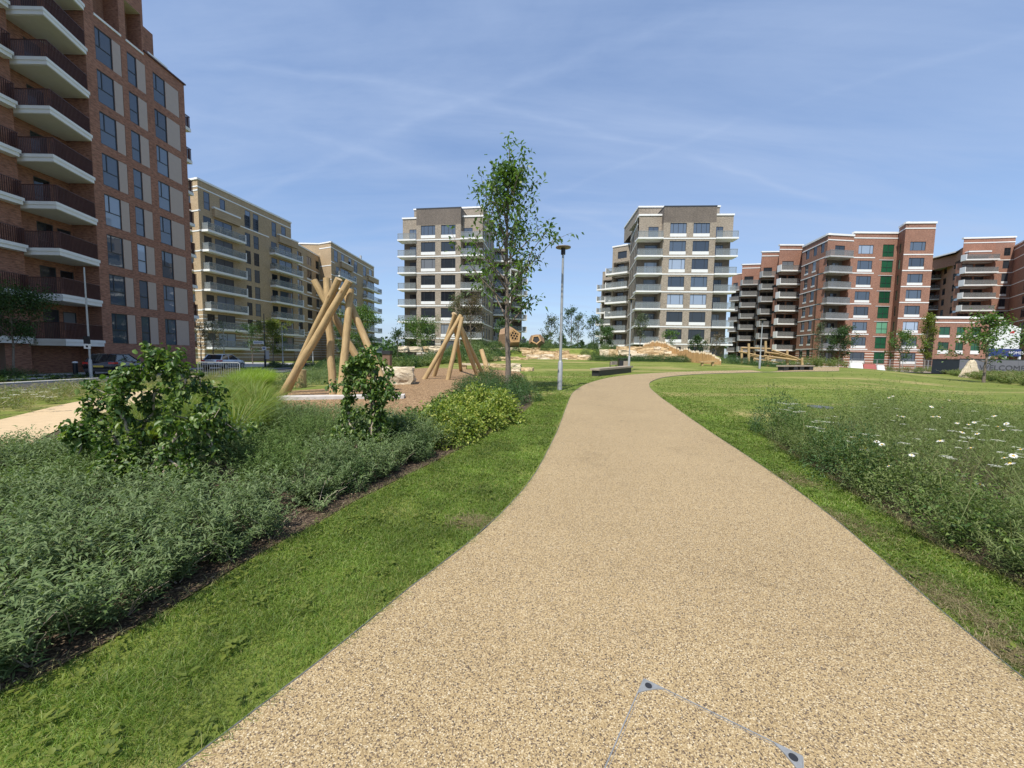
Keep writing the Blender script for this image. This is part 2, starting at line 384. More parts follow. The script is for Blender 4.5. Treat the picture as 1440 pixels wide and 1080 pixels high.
class Building:
    def __init__(s, name, label, cat, org):
        s.e = thing(name, label, cat, org); s.o = Vector(org); s.wall = MB(); s.co = MB(); s.cop = {}
    def loc(s, p): return Vector(p)-s.o
    def window(s, P, uv, u, z, dep, w, h, style='2', glass='glass', name='window'):
        fm, pm = window_meshes(w, h, style, glass)
        n = Vector((uv[1], -uv[0], 0)); p = Vector((P[0]+uv[0]*u, P[1]+uv[1]*u, z))-n*dep
        o = link(name, fm, s.e, s.loc(p), math.atan2(uv[1], uv[0])); link('pane', pm, o); return o
    def part(s, mb, name, mats, parent=None):
        return link(name, mb.mesh(name, mats if isinstance(mats, list) else [mats], s.o), parent or s.e)
    def strip(s, mb, P, uv, u0, u1, z0, z1, in_, out, m=0):
        n = (uv[1], -uv[0])
        def q(u, d, z): return (P[0]+uv[0]*u+n[0]*d, P[1]+uv[1]*u+n[1]*d, z)
        mb.hexa([q(u0, out, z0), q(u1, out, z0), q(u1, -in_, z0), q(u0, -in_, z0), q(u0, out, z1), q(u1, out, z1), q(u1, -in_, z1), q(u0, -in_, z1)], m)
    def facade(s, P, Q, z0, z1, ops=(), mat=RB, bands=()):
        """wall from P to Q (left to right seen from outside) with holes; ops: dict u,w,z,h,d,kind,style,glass"""
        d = Vector((Q[0]-P[0], Q[1]-P[1])); L = d.length; uv = (d.x/L, d.y/L); n = (uv[1], -uv[0])
        us = {0, L}; zs = {z0, z1}
        for b in bands: zs |= {z for z in b[:2] if z0 < z < z1}
        O = []
        for o in ops:
            u0 = max(0, o['u']); u1 = min(L, o['u']+o['w']); a = max(z0, o['z']); b = min(z1, o['z']+o['h'])
            if u1-u0 < .05 or b-a < .05: continue
            O.append((u0, u1, a, b, o)); us |= {u0, u1}; zs |= {a, b}
        us = sorted(us); zs = sorted(zs); us = [us[0]]+[b for a, b in zip(us, us[1:]) if b-a > 1e-4]; zs = [zs[0]]+[b for a, b in zip(zs, zs[1:]) if b-a > 1e-4]
        def q(u, z, k=0.0): return (P[0]+uv[0]*u-n[0]*k, P[1]+uv[1]*u-n[1]*k, z)
        for i in range(len(us)-1):
            for j in range(len(zs)-1):
                cu = (us[i]+us[i+1])/2; cz = (zs[j]+zs[j+1])/2
                if any(o[0] < cu < o[1] and o[2] < cz < o[3] for o in O): continue
                m = mat
                for b in bands:
                    if b[0] < cz < b[1]: m = b[2]
                a, b, c, e = us[i], us[i+1], zs[j], zs[j+1]
                s.wall.face([q(a, c), q(b, c), q(b, e), q(a, e)], m, [(a, c), (b, c), (b, e), (a, e)])
        for u0, u1, a, b, o in O:
            k = o.get('d', .16); rm = o.get('rm', mat); W_ = s.wall
            W_.face([q(u0, a), q(u0, b), q(u0, b, k), q(u0, a, k)], rm, [(0, a), (0, b), (k, b), (k, a)])
            W_.face([q(u1, a, k), q(u1, b, k), q(u1, b), q(u1, a)], rm, [(k, a), (k, b), (0, b), (0, a)])
            W_.face([q(u0, a, k), q(u1, a, k), q(u1, a), q(u0, a)], rm, [(u0, k), (u1, k), (u1, 0), (u0, 0)])
            W_.face([q(u0, b), q(u1, b), q(u1, b, k), q(u0, b, k)], SO if k > .5 else rm, [(u0, 0), (u1, 0), (u1, k), (u0, k)])
            kind = o.get('kind', 'win')
            if kind == 'win':
                W_.face([q(u0, a, k), q(u1, a, k), q(u1, b, k), q(u0, b, k)], INT)
                s.window(P, uv, u0, a, k-.07, u1-u0, b-a, o.get('style', '2'), o.get('glass', 'glass'))
                if o.get('sill'):
                    mb = MB(); s.strip(mb, P, uv, u0, u1, a-o['sill'], a-.004, .05, .03); s.part(mb, 'spandrel_panel', MT['sill'])
            else:
                W_.face([q(u0, a, k), q(u1, a, k), q(u1, b, k), q(u0, b, k)], o.get('bm', rm), [(u0, a), (u1, a), (u1, b), (u0, b)])
                for (du, dw, dz, dh, st) in o.get('doors', ()):
                    if u0+du+dw < u1: s.window(P, uv, u0+du, a+dz, k-.05, dw, dh, st, o.get('glass', 'glass'), 'balcony_door' if dz < .3 else 'window')
        return L, uv
    def band(s, P, Q, z, h=.22, out=.06, u0=0, u1=None, name='string_course', mat='white'):
        d = Vector((Q[0]-P[0], Q[1]-P[1])); L = d.length; uv = (d.x/L, d.y/L)
        mb = MB(); s.strip(mb, P, uv, u0, L if u1 is None else u1, z, z+h, .02, out); s.part(mb, name, MT[mat])
    def coping(s, pts, z, closed=False, w=.45, h=.28, out=.12, mat='white'):
        """white parapet cap along a run of roof edge points"""
        mb = MB(); n = len(pts)
        for i in range(n if closed else n-1):
            P, Q = pts[i], pts[(i+1) % n]; d = Vector((Q[0]-P[0], Q[1]-P[1])); L = d.length
            if L < .05: continue
            e = .002*(i % 3)
            s.strip(mb, P, (d.x/L, d.y/L), -out+.004, L+out-.004, z-.02+e, z+h+e, w, out+e)
        s.part(mb, 'coping', MT[mat])
    def balcony(s, P, uv, u0, u1, z, depth, rail='railglass', th=.24, back=.05, fin=None, sides=(1, 1), mat='white', h=1.1, inset=.06):
        """slab whose top is at z, with a railing on its outer edges"""
        mb = MB(); s.strip(mb, P, uv, u0, u1, z-th, z, back, depth); sl = s.part(mb, 'balcony', MT[mat])
        r = MB(); i = inset
        s.strip(r, P, uv, u0+i, u1-i, z+.06, z+h-.05, -(depth-i-.03), depth-i)
        if sides[0]: s.strip(r, P, uv, u0+i, u0+i+.03, z+.06, z+h-.05, 0, depth-i-.04)
        if sides[1]: s.strip(r, P, uv, u1-i-.03, u1-i, z+.06, z+h-.05, 0, depth-i-.04)
        s.part(r, 'railing', MT[rail], sl)
        t = MB(); s.strip(t, P, uv, u0+i-.02, u1-i+.02, z+h-.05, z+h, -(depth-i-.06), depth-i+.03)
        k = max(2, int((u1-u0)/1.3)+1)
        for a in range(k+1):
            uu = u0+i+(u1-u0-2*i-.05)*a/k; s.strip(t, P, uv, uu, uu+.05, z+.004, z+h-.052, -(depth-i-.075), depth-i-.035)
        s.part(t, 'handrail', MT['metal'], sl)
        if fin:
            fb = MB()
            uu = u1 if fin == 'r' else u0-.12
            s.strip(fb, P, uv, uu, uu+.12, z-th-.02, z+h+.1, back, depth+.05); s.part(fb, 'end_screen', MT[mat], sl)
        return sl
    def roof(s, poly, z): s.wall.face([(x, y, z) for x, y in poly], RF)
    def finish(s): s.part(s.wall, 'wall', WMATS)

def U(P, Q, px, Yguess=60):
    """distance along P-Q where the sight line of picture column px crosses it"""
    a = Cc(px, 100.0); d = (Q[0]-P[0], Q[1]-P[1]); L = math.hypot(*d)
    # P + t d = s a
    den = d[0]*a[1]-d[1]*a[0]; t = (-P[0]*a[1]+P[1]*a[0])/den
    return t*L

# ---------------------------------------------------------------- A: dark red block on the near left
A = Building('apartment_block', 'dark red brick apartment block with taupe panels and wedge balconies, beside the parked dark car', 'apartment building', (-40, 28, -.2))
XA = -32.3; GZ = -.25; ST = 3.1
P, Q = (XA, 30.5), (XA, 39.3)
ops = []
for k in range(8):
    z = 2.1+ST*k
    for (u, w, pw, st) in ((.72, 1.28, .72, 'L'), (3.2, .8, .82, 'T'), (5.5, 1.2, 1.45, 'L')):
        ops.append(dict(u=u, w=w, z=z, h=2.42, style=st, glass='glass_sky', d=.14))
        ops.append(dict(u=u+w+.002, w=pw, z=z, h=2.42, d=.05, kind='panel', bm=BB))
zt = 32.4
A.facade(P, (XA, 35.3), GZ, zt, [o for o in ops if o['u'] < 4.79 and o['u']+o['w'] < 4.9]+[dict(u=.72, w=1.95, z=27.2, h=3.0, d=1.2, kind='hole', bm=RB), dict(u=3.2, w=1.4, z=27.2, h=3.0, d=1.2, kind='hole', bm=RB)], BB)
A.facade((XA, 35.3), Q, GZ, 27.3, [dict(o, u=o['u']-4.8) for o in ops if o['u'] > 5], BB)
for k in range(8):
    for (u, w) in ((2.002, .72), (4.002, .82), (6.702, 1.45)):
        mb = MB(); A.strip(mb, P, (0, 1), u+.01, u+w-.03, 2.11+ST*k, 4.51+ST*k, .045, -.01); A.part(mb, 'panel', MT['panel'])
# upper right step and recess
A.facade((-33.2, 35.32), (-33.2, 37.2), 27.2, 30.2, [], BB); A.facade((-33.2, 37.2), (-50, 37.2), 27.2, 30.2, [], BB); A.roof([(-33.2, 35.32), (-33.2, 37.2), (-50, 37.2), (-50, 35.32)], 30.2)
A.facade((XA, 35.3), (-50, 35.3), 27.2, zt, [], BB)
A.roof([(XA, 35.3), (XA, 39.3), (-50, 39.3), (-50, 35.3)], 27.0)
A.roof([(XA, 10), (XA, 35.3), (-50, 35.3), (-50, 10)], zt-.6)
A.facade(Q, (-50, 39.3), GZ, 27.3, [dict(u=3, w=1.6, z=2.1+ST*k, h=2.2) for k in range(8)], BB)
A.facade((-50, 39.3), (-50, 10), GZ, zt, [], BB); A.facade((-50, 10), (XA, 10), GZ, zt, [], BB)
A.coping([(XA, 35.3), (XA, 39.3), (-50, 39.3)], 27.3, mat='bronze', h=.1)
A.band(P, (XA, 35.3), 26.95, .16, .06, .7, 2.75); A.band(P, (XA, 35.3), 26.95, .16, .06, 3.15, 4.65)
A.band((XA, 35.3), Q, 27.45, .14, .06, .3, 2.2)
# recessed balcony bay
XW = -34.2
A.facade((XA-.0, 30.5), (XA, 30.5001), GZ, zt, [], BB) if False else None
A.facade((XW, 27.0), (XW, 30.5), GZ, zt, [dict(u=1.25, w=1.0, z=2.3+ST*k, h=2.2, style='T', d=.12) for k in range(9)]+[dict(u=2.5, w=.9, z=3.0+ST*k, h=1.4, style='1', d=.12) for k in range(9)], BB)
A.wall.face([(XW, 30.5, GZ), (XA, 30.5, GZ), (XA, 30.5, zt), (XW, 30.5, zt)], BB, [(0, GZ), (1.9, GZ), (1.9, zt), (0, zt)])
A.facade((-33.7, 25.6), (-33.7, 27.0), GZ, zt, [], BB)
A.wall.face([(XW, 27.0, GZ), (XW, 27.0, zt), (-33.7, 27.0, zt), (-33.7, 27.0, GZ)], BB, [(0, GZ), (0, zt), (.5, zt), (.5, GZ)])
A.facade((-34.1, 12), (-34.1, 25.6), GZ, zt, [dict(u=11.0, w=1.5, z=2.3+ST*k, h=2.35, style='2', d=.12, glass='glass_sky') for k in range(10)]+[dict(u=7.6, w=1.8, z=2.3+ST*k, h=2.35, style='2', d=.12, glass='glass_sky') for k in range(10)], BB)
A.wall.face([(-34.1, 25.6, GZ), (-34.1, 25.6, zt), (-33.7, 25.6, zt), (-33.7, 25.6, GZ)], BB)
def bars(mb, pts, z, h=1.1, step=.115):
    for (x0, y0), (x1, y1) in zip(pts, pts[1:]):
        L = math.hypot(x1-x0, y1-y0); n = int(L/step); dx, dy = (x1-x0)/L, (y1-y0)/L
        for i in range(n):
            x = x0+dx*L*(i+.5)/n; y = y0+dy*L*(i+.5)/n
            a, b = dx*.008, dy*.008; c, e = -dy*.03, dx*.03
            mb.hexa([(x-a-c, y-b-e, z+.05), (x+a-c, y+b-e, z+.05), (x+a+c, y+b+e, z+.05), (x-a+c, y-b+e, z+.05), (x-a-c, y-b-e, z+h), (x+a-c, y+b-e, z+h), (x+a+c, y+b+e, z+h), (x-a+c, y-b+e, z+h)])
        a, b = -dy*.03, dx*.03
        for zz, t in ((z+h+.002, .04), (z+.01, .038)):
            mb.hexa([(x0-a, y0-b, zz), (x1-a, y1-b, zz), (x1+a, y1+b, zz), (x0+a, y0+b, zz), (x0-a, y0-b, zz+t), (x1-a, y1-b, zz+t), (x1+a, y1+b, zz+t), (x0+a, y0+b, zz+t)])
def inset(pts, d):
    c = np.mean(pts, 0); return [tuple(np.array(p)+(c-p)/np.linalg.norm(c-p)*d) for p in pts]
for k in range(10):
    zc = 1.82+ST*k
    poly = [(XW, 27.0), (-31.25, 27.02), (XA+.12, 30.44), (XW, 30.44)]
    mb = MB(); mb.prism(poly, zc, zc+.25); mb.prism(inset(poly, -.07), zc+.25, zc+.46); 
    sl = A.part(mb, 'balcony', [MT['white']])
    so = MB(); so.prism(inset(poly, .12), zc-.03, zc-.002); A.part(so, 'soffit', MT['soffit'], sl)
    rb = MB(); bars(rb, [(-33.9, 27.1), (-31.32, 27.12), (XA+.06, 30.4)], zc+.46, 1.12); A.part(rb, 'railing', MT['bronze'], sl)
    # neighbouring bay
    poly = [(-34.1, 21.0), (-33.15, 21.0), (-33.15, 26.7), (-34.1, 26.7)]
    mb = MB(); mb.box(-34.1, -33.15, 19.0, 26.72, zc+.1, zc+.35); mb.box(-34.1, -33.08, 18.93, 26.78, zc+.35, zc+.56); sl = A.part(mb, 'balcony', MT['white'])
    rb = MB(); bars(rb, [(-33.15, 19.0), (-33.15, 26.7), (-34.0, 26.7)], zc+.56, 1.05); A.part(rb, 'railing', MT['bronze'], sl)
    if k < 8 and k > 0:
        mb = MB(); mb.box(-36, -32.75, 39.33, 40.5, zc, zc+.3); sl = A.part(mb, 'balcony', MT['white'])
        rb = MB(); bars(rb, [(-32.8, 39.4), (-32.8, 40.45), (-36, 40.45)], zc+.3, 1.1); A.part(rb, 'railing', MT['bronze'], sl)
A.finish()

# ---------------------------------------------------------------- B, C: tan brick blocks
def tan_front(b, P, Q, roofz, cols, pairs, tall, base=7.4, n=7, z0=2.2, gz=-.25, slab_w=1.25, pane='glass'):
    """cols: px ranges of projecting balcony stacks; pairs: px columns of narrow windows; tall: px columns of the top storey's tall windows"""
    ops = []; d = Vector((Q[0]-P[0], Q[1]-P[1])); L = d.length; uv = (d.x/L, d.y/L); bal = []
    for (a, c) in cols:
        u0, u1 = U(P, Q, a), U(P, Q, c); wd = u1-u0; bal.append((u0, u1))
        for k in range(n):
            z = z0+ST*k+.08
            ops.append(dict(u=u0+wd*.06, w=wd*.19, z=z+.75, h=1.45, style='1', d=.12, glass=pane))
            ops.append(dict(u=u0+wd*.33, w=wd*.47, z=z, h=2.3, style='2', d=.12, glass='glass_sky'))
    for (a, c) in pairs:
        u0, u1 = U(P, Q, a), U(P, Q, c)
        for k in range(8):
            if k > 0: ops.append(dict(u=u0, w=u1-u0, z=z0+ST*k-.2, h=2.3, style='T', d=.1, glass=pane))
    for (a, c) in tall:
        u0, u1 = U(P, Q, a), U(P, Q, c)
        ops.append(dict(u=u0, w=u1-u0, z=z0+ST*n+.3, h=2.7, style='T', d=.1, glass='glass_sky'))
    b.facade(P, Q, gz, roofz, ops, TB, [(gz, base, TBD)])
    for (u0, u1) in bal:
        for k in range(n):
            b.balcony(P, uv, u0, u1, z0+ST*k, slab_w, 'railglass', th=.34, fin='r')
        # projecting parapet over the stack's upper storey
        mb = MB(); b.strip(mb, P, uv, u0+(u1-u0)*.30, u1-.1, z0+ST*n-.45, z0+ST*n+.85, .05, .45); b.part(mb, 'parapet', MT['tan_brick'])
        mb = MB(); b.strip(mb, P, uv, u0+(u1-u0)*.28, u1-.05, z0+ST*n+.85, z0+ST*n+1.1, .05, .52); b.part(mb, 'coping', MT['white'])
    for k in range(1, n+1):
        zz = z0+ST*k-.3
        cuts = sorted(bal); last = 0
        for (u0, u1) in cuts+[(L, L)]:
            if u0-last > .3 and (last == 0 or k in (3, 7)): b.band(P, Q, zz, .2, .05, last, u0-.02)
            last = u1+.02
    b.band(P, Q, roofz-1.15, .18, .05)
    return uv
B = Building('apartment_block', 'tan brick apartment block with white edged balconies behind the silver car', 'apartment building', (-52, 72, -.25))
B1, B2 = Cc(287.5, 62.3), Cc(413.5, 82.3)
tan_front(B, B1, B2, 28.3, [(290, 342), (383, 421)], [(350, 357), (361.5, 368.5)], [(295, 303), (317, 324), (351, 358), (362, 369), (387, 393), (400, 406)])
B0 = Cc(262, 63.6)
B.facade(B0, B1, -.25, 28.3, [dict(u=1.2, w=1.3, z=2.3+ST*k, h=2.2, style='1') for k in range(8)], TB, [(-.25, 7.4, TBD)])
d = Vector(B1)-Vector(B0); uvB0 = tuple(d.normalized())
for k in range(8):
    B.band(B0, B1, 2.0+ST*k+2.9, .2, .05)
    sl = B.balcony(B0, uvB0, .3, d.length*.62, 2.1+ST*k, 1.0, 'bronze')
B.band(B0, B1, 27.2, .18, .05)
L0, L1 = Cc(414, 84.5), Cc(453, 98)
lo = []
for (a, c) in ((421, 427), (434, 440.5), (446.5, 451.5)):
    u0, u1 = U(L0, L1, a), U(L0, L1, c)
    for k in range(1, 7): lo.append(dict(u=u0, w=u1-u0, z=3.4+ST*k, h=1.9, style='2', sill=.35 if k < 6 else 0))
B.facade(L0, L1, -.25, 25.2, lo, TB, [(-.25, 6.4, TBD)])
for k in range(1, 7): B.band(L0, L1, 2.0+ST*k+.4, .18, .05)
B.coping([L0, L1], 25.2)
bx = -66
B.facade((bx, B2[1]+3), (bx, B0[1]), -.25, 28.3, [], TB); B.facade((bx, B0[1]), B0, -.25, 28.3, [], TB)
B.facade(B2, (bx, B2[1]+3), -.25, 28.3, [], TB)
B.roof([B1, B2, (bx, B2[1]+3), (bx, B0[1]), B0], 27.9); B.roof([L0, L1, (bx, L1[1]), (bx, L0[1])], 24.9)
B.coping([B0, B1, B2, (bx, B2[1]+3)], 28.3)
B.facade(L1, (bx, L1[1]+.01), -.25, 25.2, [], TB)
B.finish()
Cb = Building('apartment_block', 'farther tan brick block with a bright end wall, behind the big log tepee', 'apartment building', (-48, 110, -.25))
C0, C1, C2 = Cc(452, 97.2), Cc(468, 95.4), Cc(527, 122)
tan_front(Cb, C1, C2, 28.2, [(473, 496), (511, 532)], [(491.5, 494.5), (499, 503)], [(472, 477), (482, 486), (492, 496), (500, 504), (512, 516), (520, 524)])
Cb.facade(C0, C1, -.25, 28.2, [], TB, [(-.25, 7.4, TBD)])
for zz in (6.9, 13.1, 19.3, 22.7, 27.0): Cb.band(C0, C1, zz, .22, .05)
Cb.facade(C2, (-66, 124), -.25, 28.2, [], TB); Cb.facade((-66, 124), (-66, 97), -.25, 28.2, [], TB); Cb.facade((-66, 97), C0, -.25, 28.2, [], TB)
Cb.roof([C0, C1, C2, (-66, 124), (-66, 97)], 27.8); Cb.coping([(-60, 97), C0, C1, C2, (-60, 123)], 28.2)
mb = MB(); x, y = C2; 
for (dx, dy, s, h) in ((-5, -3, 2.2, 1.8), (-6, 0, 1.6, 2.6), (-3.5, -1.5, .5, 3.6)): mb.box(x+dx-s/2, x+dx+s/2, y+dy-s/2, y+dy+s/2, 27.82, 27.82+h)
Cb.part(mb, 'roof_plant', MT['metal']); Cb.finish()

# ---------------------------------------------------------------- D, E: grey brick towers
def tower(b, P, Q, lay, z0, n, roofz, shz, gz, sidepts, wingz, loggia_d=1.9, topset=1.2, bl=6):
    d = Vector((Q[0]-P[0], Q[1]-P[1])); L = d.length; uv = (d.x/L, d.y/L); nn = (uv[1], -uv[0])
    def pt(u, k): return (P[0]+uv[0]*u-nn[0]*k, P[1]+uv[1]*u-nn[1]*k)
    m0, m1, w1, w2, ww = [x*L for x in lay]
    ops = []
    for k in range(-1, n):
        for u in (w1, w2):
            if k >= 0 or True:
                z = z0+ST*k+.72
                ops.append(dict(u=u-m0, w=ww, z=z, h=1.82, style='3' if k < n-1 else '4', d=.18, sill=.56, glass='glass_sky' if k >= bl else 'glass'))  # upper rows get the painted sky reflection
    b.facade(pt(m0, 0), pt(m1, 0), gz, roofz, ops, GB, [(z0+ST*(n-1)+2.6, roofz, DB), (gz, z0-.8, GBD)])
    # recessed balcony columns either side
    for (a, c, side) in ((0, m0, 0), (m1, L, 1)):
        w_ = c-a
        ops = []
        for k in range(-1, n):
            z = z0+ST*k+.06
            ops.append(dict(u=w_*(.34 if side == 0 else .06), w=w_*.58, z=z, h=2.3, style='3', d=.1, glass='glass_sky' if k > 3 else 'glass'))
        b.facade(pt(a, loggia_d), pt(c, loggia_d), gz, z0+ST*(n-1), ops, DB)  # back wall in darker brick, painting the shade under the slabs
        b.facade(pt(a+.02, topset), pt(c, topset), z0+ST*(n-1), shz, [dict(u=w_*(.42 if side == 0 else .05), w=w_*.45, z=z0+ST*(n-1)+.05, h=2.2, style='2', d=.1, glass='glass_sky')], GB)
        b.coping([pt(a, topset), pt(c, topset)], shz, w=.4)
        b.roof([pt(a, topset), pt(c, topset), pt(c, 9), pt(a, 9)], shz-.2)
        b.roof([pt(a, loggia_d), pt(c, loggia_d), pt(c, topset), pt(a, topset)], z0+ST*(n-1)+.001)
        if side == 0: q0, q1 = pt(m0, loggia_d), pt(m0, 0)
        for (qa, qb) in (((pt(m0, loggia_d)), pt(m0, 0)),) if side == 0 else ((pt(m1, 0), pt(m1, loggia_d)),):
            b.facade(qa, qb, gz, roofz, [], GB, [(z0+ST*(n-1)+2.6, roofz, DB)])
        for k in range(n):
            e0, e1 = (a-.45, c-.02) if side == 0 else (a+.02, c+.35)
            b.balcony(P, uv, e0, e1, z0+ST*k, .35, 'railglass', th=.27, back=loggia_d, sides=(1, 0) if side == 0 else (0, 1))
    for k in range(n): b.band(P, Q, z0+ST*k-.24, .2, .05, m0, m1)
    b.coping([pt(m0, 5), pt(m0, 0), pt(m1, 0), pt(m1, 5)], roofz, h=.2, w=.4, mat='frame', out=.03)
    # upper body behind
    q = [pt(.8, 5.0), pt(L-.8, 5.0), pt(L-.8, 17), pt(.8, 17)]
    for i in range(4): b.facade(q[i], q[(i+1) % 4], shz-.3, roofz+1.75, [], GB)
    b.coping(q, roofz+1.75, closed=True); b.roof(q, roofz+1.5); b.roof([pt(m0, 0), pt(m1, 0), pt(m1, 5), pt(m0, 5)], roofz-.05)
    b.facade(pt(m1, loggia_d), pt(m1, 5), shz-.3, roofz, [], GB); b.facade(pt(m0, 5), pt(m0, loggia_d), shz-.3, roofz, [], GB)
    return uv, pt, L
D = Building('apartment_tower', 'grey brick tower with white balconies behind the tall slender tree', 'apartment building', (-14, 82, 0))
DP, DQ = Cc(563.5, 75.8), Cc(675, 73.6)
uvD, ptD, LD = tower(D, DP, DQ, (.205, .753, .262, .512, .178), 4.85, 7, 29.0, 27.7, -.1, None, 0)
r0 = ptD(LD-.05, 1.9); r1 = Cc(691.5, 86)
so = [dict(u=u, w=.9, z=1.9+ST*k, h=2.1, style='1', d=.12) for k in range(8) for u in (1.2, 4.0, 6.8)]
D.facade(r0, r1, -.1, 27.7, so, GB)
for k in range(8): D.band(r0, r1, 4.6+ST*(k-.0)-.0, .2, .05)
D.coping([r0, r1], 27.7)
l0 = ptD(0, 1.9); l1 = ptD(0, 26); D.facade(l1, l0, -.1, 27.7, [], GB)
wing = [r1, Cc(693, 92), Cc(712, 92.5), Cc(712, 100), Cc(733, 103), Cc(733, 106), (-16, 110)]
for i in range(len(wing)-1):
    P_, Q_ = wing[i], wing[i+1]; ops = []; ln = math.hypot(Q_[0]-P_[0], Q_[1]-P_[1])
    fr = i in (1, 3)
    if fr: ops = [dict(u=.25, w=ln-.5, z=2.0+ST*k, h=2.4, d=1.4, kind='loggia', bm=DB, doors=[(.3, ln*.4, .02, 2.2, '2')]) for k in range(8)]  # loggia backs darkened by colour for shade
    D.facade(P_, Q_, -.1, 27.0-i*.4, ops, GB)
    if fr:
        uv = ((Q_[0]-P_[0])/ln, (Q_[1]-P_[1])/ln)
        for k in range(8): D.balcony(P_, uv, -.1, ln+.5, 1.9+ST*k, 1.3, 'railglass', th=.33, fin='r')
D.roof([r0]+wing+[l1, l0], 26.4); D.finish()

E = Building('apartment_tower', 'grey brick tower with white balconies standing behind the timber stake fence', 'apartment building', (30, 80, 0))
EP, EQ = Cc(893.5, 70.2), Cc(1025, 69.2)
uvE, ptE, LE = tower(E, EP, EQ, (.243, .79, .313, .555, .172), 4.3, 7, 28.2, 27.1, -.1, None, 0, bl=2)
e0 = ptE(0, 1.9); e1 = Cc(880.5, 82)
so = [dict(u=u, w=.8, z=1.5+ST*k, h=2.1, style='1', d=.12) for k in range(8) for u in (1.5, 4.5, 7.5)]
E.facade(e1, e0, -.1, 27.1, so, GB); E.coping([e1, e0], 27.1)
for k in range(8): E.band(e1, e0, 4.06+ST*k, .2, .05)
wing = [Cc(842.5, 126), Cc(845, 121), Cc(848.5, 121), Cc(843.5, 106), Cc(859, 104), Cc(856.5, 86.5), Cc(881, 84), e1]
for i in range(len(wing)-1):
    P_, Q_ = wing[i], wing[i+1]; ln = math.hypot(Q_[0]-P_[0], Q_[1]-P_[1]); ops = []
    fr = i in (1, 3, 5); top = (24.5, 24.5, 24.5, 24.6, 24.6, 25.6, 26.6)[i]
    if fr and ln > 1.5: ops = [dict(u=.3, w=ln-.5, z=1.3+ST*k, h=2.4, d=1.4, kind='loggia', bm=DB, doors=[(.3, ln*.4, .02, 2.2, '2')]) for k in range(7)]+[dict(u=ln*.3, w=ln*.5, z=23.0, h=1.5, style='3')]  # darker loggia backs paint the shade inside
    E.facade(P_, Q_, -.1, top, ops, GB)
    if fr:
        uv = ((Q_[0]-P_[0])/ln, (Q_[1]-P_[1])/ln)
        for k in range(7 if ln > 1.5 else 6): E.balcony(P_, uv, -.7, ln+.05, 1.2+ST*(k+.0), 1.5, 'railglass', th=.36, fin='l')
E.coping([wing[5], wing[6]], 25.6)
re = ptE(LE, 1.9); re2 = (40, 122); E.facade(re, re2, -.1, 27.1, [], GB)
E.roof([e0]+[re, re2]+wing[:-1]+[e1], 24.4); E.roof([e1, e0, re, (re[0]+1, re[1]+14)], 26.9); E.finish()

# ---------------------------------------------------------------- F: red brick block on the right
Fb = Building('apartment_block', 'red brick apartment block with green glazed stair column and white balconies', 'apartment building', (72, 85, -.1))
gz = -.3; z0 = 4.1
def bay(b, P_, Q_, top, mat, n=7, zz=1.0, dep=1.3, wall=None, rail='railmesh', fin='l', base=RBD, slab='white', th=.3, inner=None):
    ln = math.hypot(Q_[0]-P_[0], Q_[1]-P_[1]); uv = ((Q_[0]-P_[0])/ln, (Q_[1]-P_[1])/ln)
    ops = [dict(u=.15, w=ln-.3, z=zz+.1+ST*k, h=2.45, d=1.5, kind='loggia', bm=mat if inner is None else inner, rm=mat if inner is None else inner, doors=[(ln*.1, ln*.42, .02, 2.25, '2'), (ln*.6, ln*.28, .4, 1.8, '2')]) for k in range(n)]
    ops += [dict(u=ln*.15, w=ln*.5, z=zz+ST*n+.2, h=2.1, style='2')]
    b.facade(P_, Q_, gz, top, ops, mat, [(gz, 3.6, base)])
    for k in range(n+1): b.balcony(P_, uv, -.1, ln-.02, zz+ST*k, dep, rail, th=th, fin=fin, mat=slab)
    return uv
f8a, f8b = Cc(1023, 121), Cc(1036, 119); f7a, f7b = Cc(1036, 111), Cc(1061.5, 110); f6a, f6b = Cc(1062, 100), Cc(1086, 99.5); f5a, f5b = Cc(1086, 93.2), Cc(1118, 93)
f4a, f4b = Cc(1118, 88.5), Cc(1151.6, 79.6); f3b = Cc(1187, 80.2); f2b = Cc(1248, 80.0); f1a, f1b = Cc(1257, 77.4), Cc(1298, 77.0)
bay(Fb, f8a, f8b, 27.5, RB, inner=DB, fin=None, slab='greyslab'); bay(Fb, f7a, f7b, 28.2, RB, inner=DB, slab='greyslab', rail='railmesh', n=7); bay(Fb, f6a, f6b, 28.8, RB, inner=DB, fin='l', slab='greyslab', n=7); bay(Fb, f5a, f5b, 28.6, RB, inner=BB, fin='l', n=7)  # dark inner brick paints the shade in the set-back bays
for (a, c, t) in ((f8b, f7a, 27.5), (f7b, f6a, 28.2), (f6b, f5a, 28.8), (f5b, f4a, 28.6)): Fb.facade(a, c, gz, t, [], RB)
ln = math.hypot(f4b[0]-f4a[0], f4b[1]-f4a[1]); ops = []
for k in range(0, 8):
    for px in ((1122.5, 1127.5), (1132.5, 1137.5), (1142.5, 1147.5)):
        u0, u1 = U(f4a, f4b, px[0]), U(f4a, f4b, px[1]); ops.append(dict(u=u0, w=u1-u0, z=z0-2.0+ST*k, h=1.9, style='1', sill=.35 if 0 < k < 7 else 0))
Fb.facade(f4a, f4b, gz, 27.2, ops, RB, [(gz, 3.6, RBD)])
